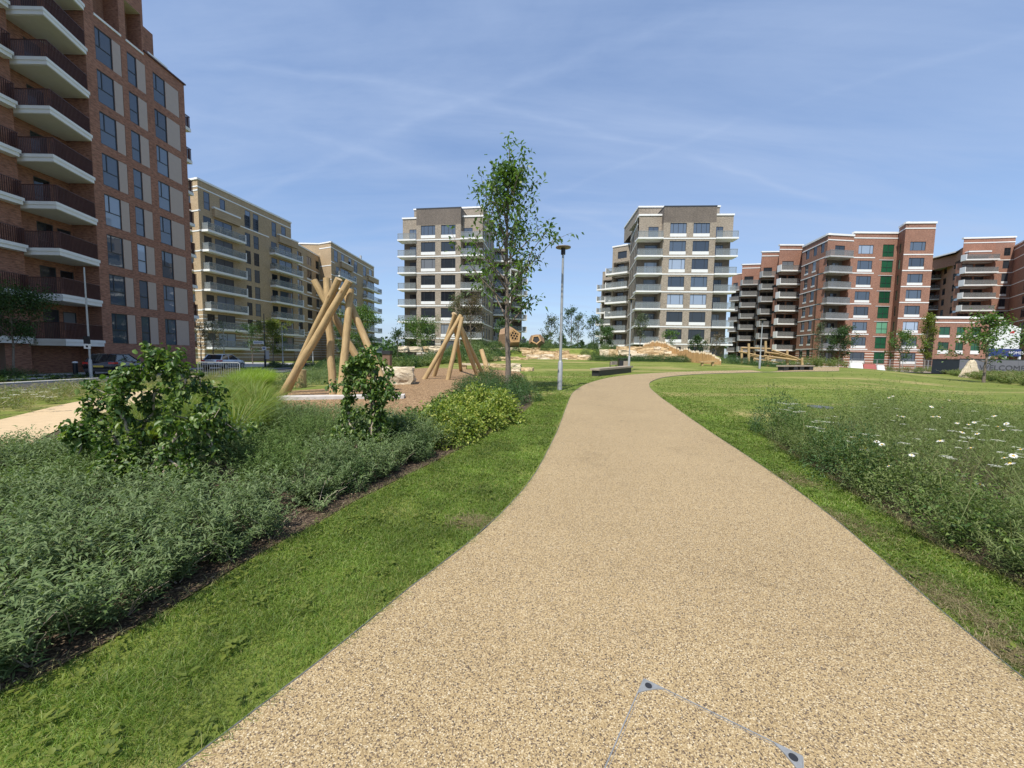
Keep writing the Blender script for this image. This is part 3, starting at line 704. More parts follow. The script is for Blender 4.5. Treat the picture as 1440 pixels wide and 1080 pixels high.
# corner balcony column
ln = math.hypot(f3b[0]-f4b[0], f3b[1]-f4b[1]); uv3 = ((f3b[0]-f4b[0])/ln, (f3b[1]-f4b[1])/ln)
ops = [dict(u=.1, w=ln-.5, z=1.05+ST*k, h=2.75, d=1.7, kind='loggia', bm=DB, rm=BB, doors=[(.6, 1.3, .02, 2.2, '2'), (ln*.5, 1.5, .02, 2.2, '2')]) for k in range(8)]  # back wall colour darkened to stand for recess shade
Fb.facade(f4b, f3b, gz, 26.9, [dict(u=ln*.3, w=ln*.38, z=1.05+ST*7+.3, h=1.9, style='2')]+ops[:7], RB, [(gz, 1.0, RBD)])
for k in range(1, 8): Fb.balcony(f4b, uv3, -.35, ln-.9, .95+ST*k, 1.15, 'railmesh', th=.3, mat='greyslab')
ops = []
for (a, c, g, h, zz) in ((1194.5, 1215, 'glass_sky', 1.75, .75), (1228, 1243.5, 'glass_green', 2.45, .2)):
    u0, u1 = U(f3b, f2b, a), U(f3b, f2b, c)
    for k in range(-1, 7):
        ops.append(dict(u=u0, w=u1-u0, z=z0+ST*k+zz, h=h, style='3' if g != 'glass_green' else 'q', glass=g, d=.14, sill=.5 if g != 'glass_green' and k < 6 else 0))
Fb.facade(f3b, f2b, gz, 27.5, ops, RB, [(gz, 3.8, RBD)])
ub = U(f3b, f2b, 1218)
for k in range(7): Fb.band(f3b, f2b, z0+ST*k-.1, .2, .05, 0, ub)
for k in range(7): Fb.band(f3b, f2b, z0+ST*k-.5, .14, .05, ub+.9, U(f3b, f2b, 1244), mat='greyslab')
ln = math.hypot(f1a[0]-f2b[0], f1a[1]-f2b[1])
Fb.facade(f2b, f1a, gz, 28.6, [dict(u=ln*.3, w=.9, z=z0+ST*k+.6, h=1.9, style='1', glass='glass_green') for k in range(-1, 7)], RB, [(gz, 3.8, RBD)])
u0, u1 = U(f1a, f1b, 1265), U(f1a, f1b, 1286.5)
Fb.facade(f1a, f1b, gz, 28.6, [dict(u=u0, w=u1-u0, z=z0+ST*k+.75, h=1.7, style='3', glass='glass_sky', sill=.5 if k < 6 else 0) for k in range(-1, 7)], RB, [(gz, 3.8, RBD)])
for k in range(7): Fb.band(f1a, f1b, z0+ST*k-.1, .2, .05)
fr = (f1b[0]+1.5, 100); Fb.facade(f1b, fr, gz, 28.6, [], RB); Fb.facade(fr, (70, 124), gz, 27.5, [], RB); Fb.facade((70, 124), f8a, gz, 27.5, [], RB)
chain = [f8a, f8b, f7a, f7b, f6a, f6b, f5a, f5b, f4a, f4b, f3b, f2b, f1a, f1b, fr, (70, 124)]
Fb.roof(chain, 26.2)
Fb.coping([f2b, f1a, f1b, fr], 28.6, h=.35); Fb.band(f1a, f1b, 27.6, .2, .06); Fb.band(f2b, f1a, 27.6, .2, .06)
Fb.coping([f3b, f2b], 27.5, h=.35); Fb.band(f3b, f2b, 26.5, .2, .06); Fb.coping([f4a, f4b, f3b], 26.9, h=.35); Fb.band(f4a, f4b, 25.7, .2, .06); Fb.band(f4b, f3b, 25.9, .2, .06)
Fb.coping([f5a, f5b], 28.6, h=.3); Fb.coping([f6a, f6b], 28.8); Fb.coping([f7a, f7b], 28.2); Fb.coping([f8a, f8b], 27.5)
Fb.band(f5a, f5b, 27.6, .2, .06); Fb.band(f6a, f6b, 27.8, .2, .06); Fb.band(f7a, f7b, 27.2, .2, .06)
for k in range(8):
    Fb.band(f4a, f4b, .9+ST*k, .18, .05)
Fb.finish()

# ---------------------------------------------------------------- G: red brick block at the far right and the low block before it
Gb = Building('apartment_block', 'red brown brick block rising behind the hoarding and the low brick wing', 'apartment building', (110, 100, -.1))
g0, g1 = Cc(1292, 121), Cc(1310, 120); g2 = Cc(1338, 106); g3, g4 = Cc(1338, 98.2), Cc(1383, 97.2); g5 = Cc(1409, 96.5); g6 = Cc(1462, 80)
bay(Gb, g0, g1, 30.5, BB, n=8, zz=2.4, fin='l')
ops = []
for k in range(2, 9):
    for px in ((1315, 1319), (1328, 1337)):
        u0, u1 = U(g1, g2, px[0]), U(g1, g2, px[1]); ops.append(dict(u=u0, w=u1-u0, z=3.0+ST*k, h=1.9, style='1'))
Gb.facade(g1, g2, gz, 32.4, ops, BB); Gb.facade(g2, g3, gz, 32.4, [], BB)
bay(Gb, g3, g4, 32.4, BB, n=8, zz=2.4, fin='l')
ops = []
u0, u1 = U(g4, g5, 1395), U(g4, g5, 1404)
for k in range(2, 9): ops.append(dict(u=u0, w=u1-u0, z=3.3+ST*k, h=1.9, style='2', sill=.5 if k < 7 else 0))
Gb.facade(g4, g5, gz, 32.4, ops, RB)
ops = []
for px in ((1427, 1437), (1447, 1456)):
    u0, u1 = U(g5, g6, px[0]), U(g5, g6, px[1])
    for k in range(0, 9): ops.append(dict(u=u0, w=u1-u0, z=3.0+ST*k, h=1.9, style='2', glass='glass_green' if k < 2 else 'glass'))
Gb.facade(g5, g6, gz, 30.2, ops, BB)
for k in range(2, 9): Gb.band(g5, g6, 2.2+ST*k, .18, .05); Gb.band(g4, g5, 2.2+ST*k, .18, .05)
Gb.facade(g6, (150, 90), gz, 30.2, [], BB); Gb.facade((150, 90), (150, 130), gz, 30.2, [], BB); Gb.facade((150, 130), g0, gz, 30.2, [], BB)
gk1, gk2 = (g5[0]+2, 118), (g1[0]+6, 126)
Gb.roof([g5, g6, (150, 90), (150, 130), gk1], 29.6); Gb.roof([g1, g2, g3, g4, g5, gk1, gk2], 32.0); Gb.roof([g0, g1, gk2, (g0[0]+6, 128)], 30.0)
Gb.facade(g5, gk1, 29, 32.4, [], BB); Gb.facade(gk1, gk2, 29, 32.4, [], BB)
Gb.coping([g1, g2], 32.4, mat='bronze', h=.15); Gb.coping([g3, g4, g5, gk1], 32.4, h=.35); Gb.band(g3, g4, 31.3, .2, .06); Gb.band(g4, g5, 31.3, .2, .06); Gb.coping([g5, g6, (150, 90)], 30.2, h=.3); Gb.band(g5, g6, 29.3, .2, .05)
mb = MB(); d = Vector((g4[0]-g3[0], g4[1]-g3[1])); uvg = tuple(d.normalized())
Gb.strip(mb, g3, uvg, .5, d.length*.75, 27.9, 28.9, .05, 1.0); Gb.part(mb, 'parapet', MT['red_brick'])
mb = MB(); Gb.strip(mb, g3, uvg, .45, d.length*.76, 28.9, 29.2, .05, 1.06); Gb.part(mb, 'coping', MT['white'])
Gb.finish()
Lb = Building('brick_building', 'low red brick wing with white roof edge and green windows behind the dark hoarding', 'building', (92, 82, -.1))
lw0, lw1 = Cc(1310, 79.2), Cc(1402, 78.0); ops = []
for (a, c) in ((1316.5, 1331.5), (1341, 1352), (1362.5, 1375), (1386, 1397)):
    u0, u1 = U(lw0, lw1, a), U(lw0, lw1, c)
    for k in range(2): ops.append(dict(u=u0, w=u1-u0, z=4.35+ST*k-.2, h=1.65, style='2', glass='glass_green', sill=.7 if k == 0 else .5))
    ops.append(dict(u=u0, w=u1-u0, z=-.2, h=2.6, style='2'))
Lb.facade(lw0, lw1, gz, 10.6, ops, RB)
hb = Cc(1285, 92); Lb.facade(hb, lw0, gz, 10.6, [], RB); he = (lw1[0]+3, 92); Lb.facade(lw1, he, gz, 10.6, [], RB); Lb.facade(he, hb, gz, 10.6, [], RB)
Lb.roof([lw0, lw1, he, hb], 10.3); Lb.coping([hb, lw0, lw1, he], 10.6, h=.4); Lb.band(lw0, lw1, 9.7, .18, .06); Lb.finish()
# ================================================================ ground
def struct(o): o['kind'] = 'structure'; return o
def stuff(o, label, cat): tag(o, label, cat, kind='stuff'); return o
# lawn material: blades are real near the camera; beyond them a mottled turf with drier streaks
m, nt, b = newmat('lawn_turf'); setb(b, .9, 0, .15)
n1 = noise_f(nt, 1.6, 8, .65); n2 = noise_f(nt, .28, 5, .6)
tcv = mapped(nt, (.09, .55, 1)); n3 = noise_f(nt, 1.0, 5, .6, vec=tcv, dist=.5); n4 = noise_f(nt, 45, 3, .6)
c = ramp(nt, n1, [(.3, (.10, .130, .024)), (.5, (.145, .178, .036)), (.72, (.19, .215, .052))])
c = mixc(nt, ramp(nt, n3, [(.52, (0, 0, 0)), (.68, (.85, .85, .85))]), c, (.36, .28, .13))
c = mixc(nt, .55, c, ramp(nt, n2, [(.3, (.72, .78, .7)), (.7, (1.2, 1.15, 1.2))]), 'MULTIPLY')
c = mixc(nt, .6, c, ramp(nt, n4, [(.3, (.55, .6, .5)), (.7, (1.35, 1.3, 1.3))]), 'MULTIPLY')
nt.links.new(c, b.inputs['Base Color']); bump(nt, b, n4, .5, .04); MT['lawn'] = m
def gravelmat(name, cols, scale, rough=.75, bm=.6, wear=False):
    m, nt, b = newmat(name); setb(b, rough, 0, .35)
    v = nt.nodes.new('ShaderNodeTexVoronoi'); v.inputs['Scale'].default_value = scale; v.inputs['Randomness'].default_value = 1
    tc = nt.nodes.new('ShaderNodeTexCoord'); nt.links.new(tc.outputs['Object'], v.inputs['Vector'])
    s = nt.nodes.new('ShaderNodeSeparateColor'); nt.links.new(v.outputs['Color'], s.inputs[0])
    n = len(cols); c = ramp(nt, s.outputs[0], [(p, q) for p, q in cols]); nt.nodes[-1].color_ramp.interpolation = 'CONSTANT' if False else 'LINEAR'
    gap = ramp(nt, v.outputs['Distance'], [(.25, (1, 1, 1)), (.75, (.42, .38, .33))])
    c = mixc(nt, .75, c, gap, 'MULTIPLY')
    big = noise_f(nt, .55, 5, .6); c = mixc(nt, .5, c, ramp(nt, big, [(.3, (.86, .85, .83)), (.7, (1.1, 1.1, 1.1))]), 'MULTIPLY')
    if wear:
        k = noise_f(nt, 1.3, 7, .7, dist=.8); c = mixc(nt, .8, c, ramp(nt, k, [(.30, (.78, .77, .76)), (.42, (1, 1, 1)), (.62, (1, 1, 1)), (.74, (1.1, 1.08, 1.04))]), 'MULTIPLY')
        k2 = noise_f(nt, 9, 5, .7); c = mixc(nt, .6, c, ramp(nt, k2, [(.28, (.72, .70, .68)), (.4, (1, 1, 1))]), 'MULTIPLY')
    nt.links.new(c, b.inputs['Base Color']); bump(nt, b, v.outputs['Distance'], -bm, .006); return m
MT['path'] = gravelmat('resin_bound_gravel', [(0, (.07, .055, .045)), (.13, (.18, .13, .085)), (.25, (.355, .256, .126)), (.5, (.42, .308, .156)), (.75, (.485, .367, .198)), (.92, (.565, .452, .273)), (1, (.66, .575, .41))], 180, bm=.45, wear=True)
MT['bark'] = gravelmat('bark_chip', [(0, (.09, .05, .025)), (.4, (.27, .165, .08)), (.7, (.38, .24, .12)), (1, (.55, .39, .22))], 38, .9, 1.0)
MT['mulch'] = gravelmat('bark_mulch', [(0, (.022, .014, .010)), (.4, (.065, .042, .028)), (.75, (.12, .085, .052)), (1, (.24, .18, .12))], 85, .9, 1.0)
MT['asphalt'] = gravelmat('asphalt', [(0, (.04, .04, .042)), (.5, (.065, .065, .068)), (1, (.12, .12, .12))], 70, .85, .4)
MT['paving'] = plain('grey_paving', (.30, .30, .29), .8, var=.12, scale=2)
def sheet_grid(name, xs, ys, off, mat):
    X, Y = np.meshgrid(xs, ys); Z = H(X, Y)+off; nx, ny = len(xs), len(ys)
    v = np.stack([X, Y, Z], -1).reshape(-1, 3); mb = LM()
    i = (np.arange(ny-1)[:, None]*nx+np.arange(nx-1)[None]).ravel()
    mb.add(v, np.stack([i, i+1, i+nx+1, i+nx], 1)); o = mb.build(name, mat)
    o.data.polygons.foreach_set('use_smooth', [True]*len(o.data.polygons)); return o
def ax(segs):
    out = []
    for a, b_, s in segs: out += list(np.arange(a, b_, s))
    return np.array(out+[segs[-1][1]])
struct(sheet_grid('lawn', ax([(-600, -80, 65), (-80, -30, 2.5), (-30, 40, .7), (40, 80, 2), (80, 600, 65)]), ax([(-30, -2, 4), (-2, 52, .6), (52, 90, 2), (90, 900, 90)]), 0, MT['lawn']))
def drape(name, poly, off, mat, step=.8, kind=True):
    bm = bmesh.new(); f = bm.faces.new([bm.verts.new((x, y, 0)) for x, y in poly])
    xs = [p[0] for p in poly]; ys = [p[1] for p in poly]
    for axis, lo, hi in ((0, min(xs), max(xs)), (1, min(ys), max(ys))):
        k = lo+step
        while k < hi:
            co = (k, 0, 0) if axis == 0 else (0, k, 0); no = (1, 0, 0) if axis == 0 else (0, 1, 0)
            bmesh.ops.bisect_plane(bm, geom=bm.verts[:]+bm.edges[:]+bm.faces[:], plane_co=co, plane_no=no, dist=1e-5); k += step*(1 if hi-lo < 60 else 3)
    for v in bm.verts: v.co.z = h1(v.co.x, v.co.y)+off
    bmesh.ops.recalc_face_normals(bm, faces=bm.faces[:])
    if sum(f.normal.z for f in bm.faces) < 0: bmesh.ops.reverse_faces(bm, faces=bm.faces[:])
    me = bpy.data.meshes.new(name); bm.to_mesh(me); bm.free(); me.materials.append(mat); o = link(name, me)
    return struct(o) if kind else o
# main path: paired edges
pl = [(265, 1080), (420, 960), (520, 880), (590, 820), (680, 750), (745, 680), (772, 632), (787, 600), (797, 572), (808, 551), (832, 538), (870, 529.5), (920, 525.2), (980, 522.6), (1050, 521), (1110, 519.8), (1180, 518.8)]
pr = [(1580, 1080), (1440, 962), (1340, 880), (1250, 800), (1150, 715), (1060, 650), (1000, 610), (950, 575), (922, 554), (913, 543.5), (917, 536.5), (938, 530.4), (985, 526.4), (1050, 524.2), (1110, 523), (1180, 522)]
PL = Gxy(pl); PR = Gxy(pr)
def back(l, y): k = (y-l[0][1])/(l[1][1]-l[0][1]); return [(l[0][0]+(l[1][0]-l[0][0])*k, y)]+l
PL = back(PL, -1.2); PR = back(PR, -1.2)
PLs = smooth_line(PL, .35); PRs = smooth_line(PR, .35)
def resamp(l, n):
    a = np.array(l); s = np.r_[0, np.cumsum(np.hypot(*np.diff(a, axis=0).T))]; t = np.linspace(0, s[-1], n)
    return np.stack([np.interp(t, s, a[:, 0]), np.interp(t, s, a[:, 1])], 1)
def pathstrip(name, A_, B_, off, mat, n=150, c=8):
    a, b_ = resamp(A_, n), resamp(B_, n); t = np.linspace(0, 1, c)[None, :, None]
    v = a[:, None]*(1-t)+b_[:, None]*t; z = H(v[..., 0], v[..., 1])+off
    v = np.concatenate([v, z[..., None]], -1).reshape(-1, 3); L_ = LM(); i = (np.arange(n-1)[:, None]*c+np.arange(c-1)[None]).ravel()
    L_.add(v, np.stack([i, i+1, i+c+1, i+c], 1)); o = L_.build(name, mat); o.data.polygons.foreach_set('use_smooth', [True]*len(o.data.polygons)); return struct(o)
drape('path', PLs+PRs[::-1], .03, MT['path'], .7)
def edging(name, line, off=.032, wd=.008):
    a = resamp(line, 160); mb = MB()
    for (x0, y0), (x1, y1) in zip(a[:-1], a[1:]):
        l = math.hypot(x1-x0, y1-y0); nx, ny = -(y1-y0)/l*wd/2, (x1-x0)/l*wd/2; z0_, z1_ = h1(x0, y0)+off, h1(x1, y1)+off
        mb.hexa([(x0-nx, y0-ny, z0_-.05), (x1-nx, y1-ny, z1_-.05), (x1+nx, y1+ny, z1_-.05), (x0+nx, y0+ny, z0_-.05), (x0-nx, y0-ny, z0_), (x1-nx, y1-ny, z1_), (x1+nx, y1+ny, z1_), (x0+nx, y0+ny, z0_)])
    return struct(mb.build(name, MT['edge_shadow_steel']))
edging('path_edging', PLs); edging('path_edging', PRs)
# planting beds, play surface, side path
bed_edge = Gxy([(0, 975), (60, 950), (150, 905), (250, 850), (330, 800), (400, 760), (450, 735), (500, 705), (560, 675), (620, 645), (660, 625), (700, 602), (735, 580), (748, 566), (746, 552)])
BEDE = smooth_line([(bed_edge[0][0]-.9, bed_edge[0][1]-.75)]+bed_edge, .3)
bark_in = Gxy([(650, 556), (612, 585), (590, 606), (555, 604), (500, 596), (420, 588), (370, 582)])
sp_lo = Gxy([(336, 537.5), (300, 544), (240, 557), (160, 578), (92, 602), (42, 627), (0, 645), (-90, 690), (-220, 760)])
sp_hi = Gxy([(336, 533.5), (292, 539.5), (240, 546), (178, 554), (94, 569), (0, 592), (-90, 612), (-220, 650)])
BED = BEDE+Gxy([(715, 536)])+bark_in+Gxy([(345, 560), (345, 542)])+sp_lo+[(sp_lo[-1][0]+.2, 1.5), (BEDE[0][0]-1.5, BEDE[0][1]-.3)]
drape('planting_bed', BED, .012, MT['mulch'], .7)
SL = smooth_line(sp_lo, .4); SH = smooth_line(sp_hi, .4)
MT['sidepath'] = plain('buff_surface', (.50, .37, .215), .85, var=.1, scale=6, bmp=.2)
pathstrip('side_path', SL, SH, .03, MT['sidepath'], 60, 5)
BARK = Gxy([(340, 566), (397, 551), (463, 547), (515, 538), (540, 523), (573, 519.5), (640, 519), (700, 520.5), (730, 523), (738, 530), (715, 537), (685, 542)])+bark_in
drape('play_surface', BARK, .022, MT['bark'], .7)
# road along the left block
drape('road', [(-25.0, -20), (-20.6, -20), (-20.6, 26), (-20.8, 40), (-22, 62), (-26, 75), (-34, 75), (-27.5, 60), (-25.0, 46)], .016, MT['asphalt'], 2.5)
drape('parking_bay', [(-29.4, 24.6), (-25.16, 24.6), (-25.16, 46), (-27.5, 58), (-31, 58), (-29.4, 46)], .018, MT['asphalt'], 2.5)
mb = MB()
mb.box(-25.16, -25.0, -20, 46, -.4, -.13); struct(mb.build('kerb', MT['paving']))
mb = MB(); mb.box(-20.6, -20.42, -20, 40, -.4, -.12); struct(mb.build('kerb', MT['paving']))
drape('kerb_strip', [(-25.9, -20), (-25.17, -20), (-25.17, 24.5), (-25.9, 24.5)], .07, MT['paving'], 4)
drape('pavement', [(-29.2, -20), (-27.6, -20), (-27.6, 24.4), (-29.2, 24.4)], .05, MT['paving'], 4)
drape('pavement', [(-32.28, 24.6), (-29.5, 24.6), (-29.5, 46), (-31.2, 62), (-48, 62), (-33, 44), (-32.28, 39.3)], .07, MT['paving'], 4)
drape('road', [(38, 54.5), (120, 54.5), (120, 60), (38, 66)], .016, MT['asphalt'], 4)
drape('site_ground', [(56, 62.2), (130, 60.2), (130, 82), (90, 84), (62, 76)], .03, plain('site_dirt', (.36, .29, .22), .9), 4)
# hatch in the lawn
p = G(1153, 573); mb = MB(); mb.prism([(p.x+math.cos(a*math.pi/12)*.33, p.y+math.sin(a*math.pi/12)*.33) for a in range(24)], p.z-.02, p.z+.035)
tag(mb.build('manhole_cover', plain('cast_iron', (.13, .14, .17), .6, .3, scale=20, bmp=.5)), 'round grey manhole cover flush in the lawn beyond the wildflower patch', 'manhole cover')

# ---------------------------------------------------------------- access cover let into the path
p0, p1_, p3_ = G(905, 963), G(1128, 1074), G(822, 1092)
a = (p1_-p0); a.z = 0; a.normalize(); b_ = Vector((a.y, -a.x, 0))
if (p3_-p0).dot(b_) < 0: b_ = -b_
la = (p1_-p0).length; lb = .62
hz = h1(p0.x, p0.y)+.03
cov = thing('access_cover', 'recessed access cover filled with gravel, steel corner plates showing in the path', 'access cover', p0)
def cp(u, v, z=0): q = p0+a*u+b_*v; return (q.x, q.y, hz+z)
def bar2(mb, u0, v0, u1, v1, z0_, z1_): mb.hexa([cp(u0, v0, z0_), cp(u1, v0, z0_), cp(u1, v1, z0_), cp(u0, v1, z0_), cp(u0, v0, z1_), cp(u1, v0, z1_), cp(u1, v1, z1_), cp(u0, v1, z1_)])
mb = MB(); t = .0045
bar2(mb, 0, -t/2, la, t/2, -.02, .004); bar2(mb, -t/2, t/2, t/2, lb, -.02, .004); bar2(mb, la-t/2, t/2, la+t/2, lb, -.02, .004); bar2(mb, t/2, lb-t/2, la-t/2, lb+t/2, -.02, .004)
mb.build('frame', MT['plate_steel'], cov)
mb = MB(); bar2(mb, .012, .011, la, .0125, -.02, .002); bar2(mb, .011, .0125, .0125, lb, -.02, .002); mb.build('inner_rim', MT['plate_steel'], cov)
for (u, v, su, sv) in ((0, 0, 1, 1), (la, 0, -1, 1), (0, lb, 1, -1), (la, lb, -1, -1)):
    mb = MB(); tri = [(u+su*.003, v+sv*.003), (u+su*.10, v+sv*.003), (u+su*.065, v+sv*.03), (u+su*.03, v+sv*.065), (u+su*.003, v+sv*.10)]
    v_ = [cp(x, y, -.01) for x, y in tri]+[cp(x, y, .006) for x, y in tri]; n = len(tri)
    fs = [tuple(range(n-1, -1, -1)), tuple(range(n, 2*n))]+[(i, (i+1) % n, n+(i+1) % n, n+i) for i in range(n)]
    mb.idx(fs, v_); pl_ = mb.build('corner_plate', MT['plate_steel'], cov)
    c_ = (u+su*.032, v+sv*.032); ring = [(c_[0]+.0165*math.cos(k*math.pi/10), c_[1]+.0165*math.sin(k*math.pi/10)) for k in range(20)]
    mb = MB(); v_ = [cp(x, y, -.005) for x, y in ring]+[cp(x, y, .008) for x, y in ring]; n = 20
    mb.idx([tuple(range(n)), tuple(range(2*n-1, n-1, -1))]+[(i, (i+1) % n, n+(i+1) % n, n+i) for i in range(n)], v_)
    mb.build('key_hole_cap', MT['black'], pl_, cov.location)

# ================================================================ play equipment
def woodmat(name, c1, c2, scale=(9, 9, .9), crack=.5):
    m, nt, b = newmat(name); setb(b, .7, 0, .25)
    mp = mapped(nt, scale); f = noise_f(nt, 3.0, 8, .6, vec=mp, dist=.6)
    c = ramp(nt, f, [(.3, c1), (.65, c2)])
    f2 = noise_f(nt, 6.0, 4, .7, vec=mp); c = mixc(nt, crack, c, ramp(nt, f2, [(.32, (.25, .2, .15)), (.42, (1, 1, 1))]), 'MULTIPLY')
    k = noise_f(nt, 2.2, 2); c = mixc(nt, .5, c, ramp(nt, k, [(.3, (.75, .72, .7)), (.7, (1.15, 1.12, 1.05))]), 'MULTIPLY')
    v = nt.nodes.new('ShaderNodeTexVoronoi'); v.inputs['Scale'].default_value = 2.1; mk = mapped(nt, (1.6, 1.6, .8)); nt.links.new(mk, v.inputs['Vector'])
    c = mixc(nt, .8, c, ramp(nt, v.outputs['Distance'], [(.05, (.35, .26, .18)), (.10, (.75, .7, .65)), (.14, (1, 1, 1))]), 'MULTIPLY')
    nt.links.new(c, b.inputs['Base Color']); bump(nt, b, f, .3, .01); return m
MT['log'] = woodmat('debarked_log', (.33, .225, .105), (.48, .345, .18))
MT['logend'] = woodmat('log_end_grain', (.34, .24, .13), (.48, .36, .21), (4, 4, 4))
MT['timber'] = woodmat('grey_timber', (.28, .235, .18), (.40, .34, .27), (2, 14, 14))
MT['stake'] = woodmat('stake_timber', (.33, .20, .085), (.47, .30, .14))
MT['plywood'] = woodmat('pod_timber', (.21, .135, .08), (.30, .20, .12), (3, 3, 3), .2)
def log_part(parent, A_, B_, r, name='log_pole', seed=0, cut=True):
    A_, B_ = Vector(A_), Vector(B_); rr = random.Random(seed); n = 9; pts = []; rad = []
    side = (B_-A_).cross(Vector((0, 0, 1))).normalized()
    for i in range(n):
        t = i/(n-1); pts.append(A_.lerp(B_, t)+side*math.sin(t*math.pi)*rr.uniform(-.03, .03)); rad.append(r*(1.06-.14*t)*rr.uniform(.975, 1.025))
    # build along local z so that the grain follows the pole
    d = (B_-A_); q = d.to_track_quat('Z', 'Y'); L = d.length; inv = q.inverted()
    mb = MB(); mb.tube([inv @ (p-A_) for p in pts], rad, 16, 0, cap=False)
    ring0 = mb.v[:16]; ring1 = mb.v[-16:]
    mb.idx([tuple(range(15, -1, -1))], ring0, 1); mb.idx([tuple(range(16))], ring1, 1)
    o = link(name, mb.mesh(name, [MT['log'], MT['logend']]), parent); o.rotation_mode = 'QUATERNION'; o.rotation_quaternion = q; o.location = A_-parent.location
    return o
def tepee(label, base, poles, r, nm='log_tepee'):
    """poles: (foot px, foot py, top px, top py, depth shift of the top)"""
    c = G(*base); t = thing(nm, label, 'play structure', c)
    for i, (fx, fy, tx, ty, dy) in enumerate(poles):
        f = G(fx, fy); f.z -= .25; top = W(tx, ty, c.y+dy)
        log_part(t, f, top, r*(1.0), seed=i+int(base[0]))
    return t
tep = tepee('big tepee of pale debarked logs standing beside the concrete edge', (455, 557),
      [(389, 558, 491, 395, -.15), (398, 552.5, 476.5, 392, .12), (469, 556, 459.5, 391.5, .55), (478, 559.5, 493, 407, .2), (534, 551.5, 441.5, 394, .8), (552, 558.5, 484, 408, .42)], .122)
tepee('farther small tepee of debarked logs on the bark play surface', (627, 533),
      [(593, 533.5, 648.5, 443, 0), (608, 529.5, 640, 441, .4), (628, 534.5, 650, 446, -.2), (648, 521, 640.5, 470, 2.2) if False else (649, 522, 638, 441, .6), (675, 531, 646, 457, .1), (682, 527, 640, 443, .8)], .115)
s = thing('leaning_post', 'short leaning log stub beside the farther tepee', 'post', G(688, 525)); log_part(s, G(688, 526)-Vector((0, 0, .2)), W(677, 492, G(688, 525).y+.1), .16, 'log', 5)
# concrete edge of the bark area
mb = MB(); e0_, e1_ = G(388, 564.5), G(568, 561.5)
d = (e1_-e0_); L = d.length; uvx = d/L; nn = Vector((-uvx.y, uvx.x, 0))
q = [e0_, e1_, e1_+nn*.5, e0_+nn*.5]; mb.hexa([(*p.xy, p.z-.1) for p in q]+[(*p.xy, p.z+.13) for p in q])
tag(mb.build('concrete_edge', plain('pale_concrete', (.50, .47, .43), .8, scale=4)), 'long pale concrete edging beam in front of the big log tepee', 'edging')

# ---------------------------------------------------------------- rocks
def rockmat(name, c1, c2, c3):
    m, nt, b = newmat(name); setb(b, .85, 0, .25)
    f = noise_f(nt, 1.6, 8, .65, vec=mapped(nt, (1, 1, 3.5)), dist=.5); f2 = noise_f(nt, 9, 6, .7)
    c = ramp(nt, f, [(.3, c1), (.52, c2), (.72, c3)]); c = mixc(nt, .6, c, ramp(nt, f2, [(.3, (.6, .57, .52)), (.65, (1.15, 1.15, 1.15))]), 'MULTIPLY')
    nt.links.new(c, b.inputs['Base Color']); bump(nt, b, f2, .6, .05); return m
MT['rock'] = rockmat('sandstone', (.33, .22, .11), (.50, .37, .21), (.60, .49, .32))
MT['rock_pale'] = rockmat('pale_sandstone', (.46, .37, .25), (.58, .49, .35), (.66, .59, .47))
def rock_mesh(seed, sx, sy, sz, flat=.5, rough=.085):
    flat = .55+.45*flat
    bm = bmesh.new(); bmesh.ops.create_cube(bm, size=1); bmesh.ops.subdivide_edges(bm, edges=bm.edges[:], cuts=7, use_grid_fill=True)
    for v in bm.verts:
        p = v.co.copy(); s = p.normalized()*.62; p = p.lerp(s, 1-flat)
        q = Vector((p.x*2+seed*3.1, p.y*2, p.z*2+seed)); n_ = noise.noise_vector(q*1.0)*rough+noise.noise_vector(q*2.6)*rough*.6+noise.noise_vector(q*6)*rough*.35
        # bedding: ledges along z
        n_.x += .02*math.sin(p.z*14+seed)*rough*4; p += n_; v.co = (p.x*sx, p.y*sy, p.z*sz)
    me = bpy.data.meshes.new('rock'); bm.to_mesh(me); bm.free(); return me
def rock(label, loc, sx, sy, sz, seed, mat='rock', name='boulder', group=None, flat=.5, rz=0, sink=.4, cat='boulder', tilt=0):
    me = rock_mesh(seed, sx, sy, sz, flat); me.materials.append(MT[mat]); o = link(name, me, None, (loc[0], loc[1], loc[2]+sz*(.5-sink*.3)), rz); o.rotation_euler.x = tilt
    return tag(o, label, cat, group)
p = G(557, 540); rock('squared pale sandstone boulder on the bark between the two log tepees', p, 1.5, 1.0, .85, 3, 'rock_pale', flat=.75, rz=.15)
# standing stone at the far right
p = G(1363, 531); me = rock_mesh(9, 2.0, .8, 2.1, .35); me.materials.append(MT['rock_pale'])
for v in me.vertices:
    t = min(1, max(0, (v.co.z+1.05)/2.1)); k = 1-.78*t; v.co.x = v.co.x*k+.12*t; v.co.y *= (1-.5*t)
o = link('standing_stone', me, None, (p.x, p.y, p.z+.85)); tag(o, 'pale pointed standing stone in front of the dark hoarding', 'boulder')
p = G(1374, 531); rock('small pale rock at the right foot of the pointed standing stone', p, .9, .6, .35, 12, 'rock_pale')
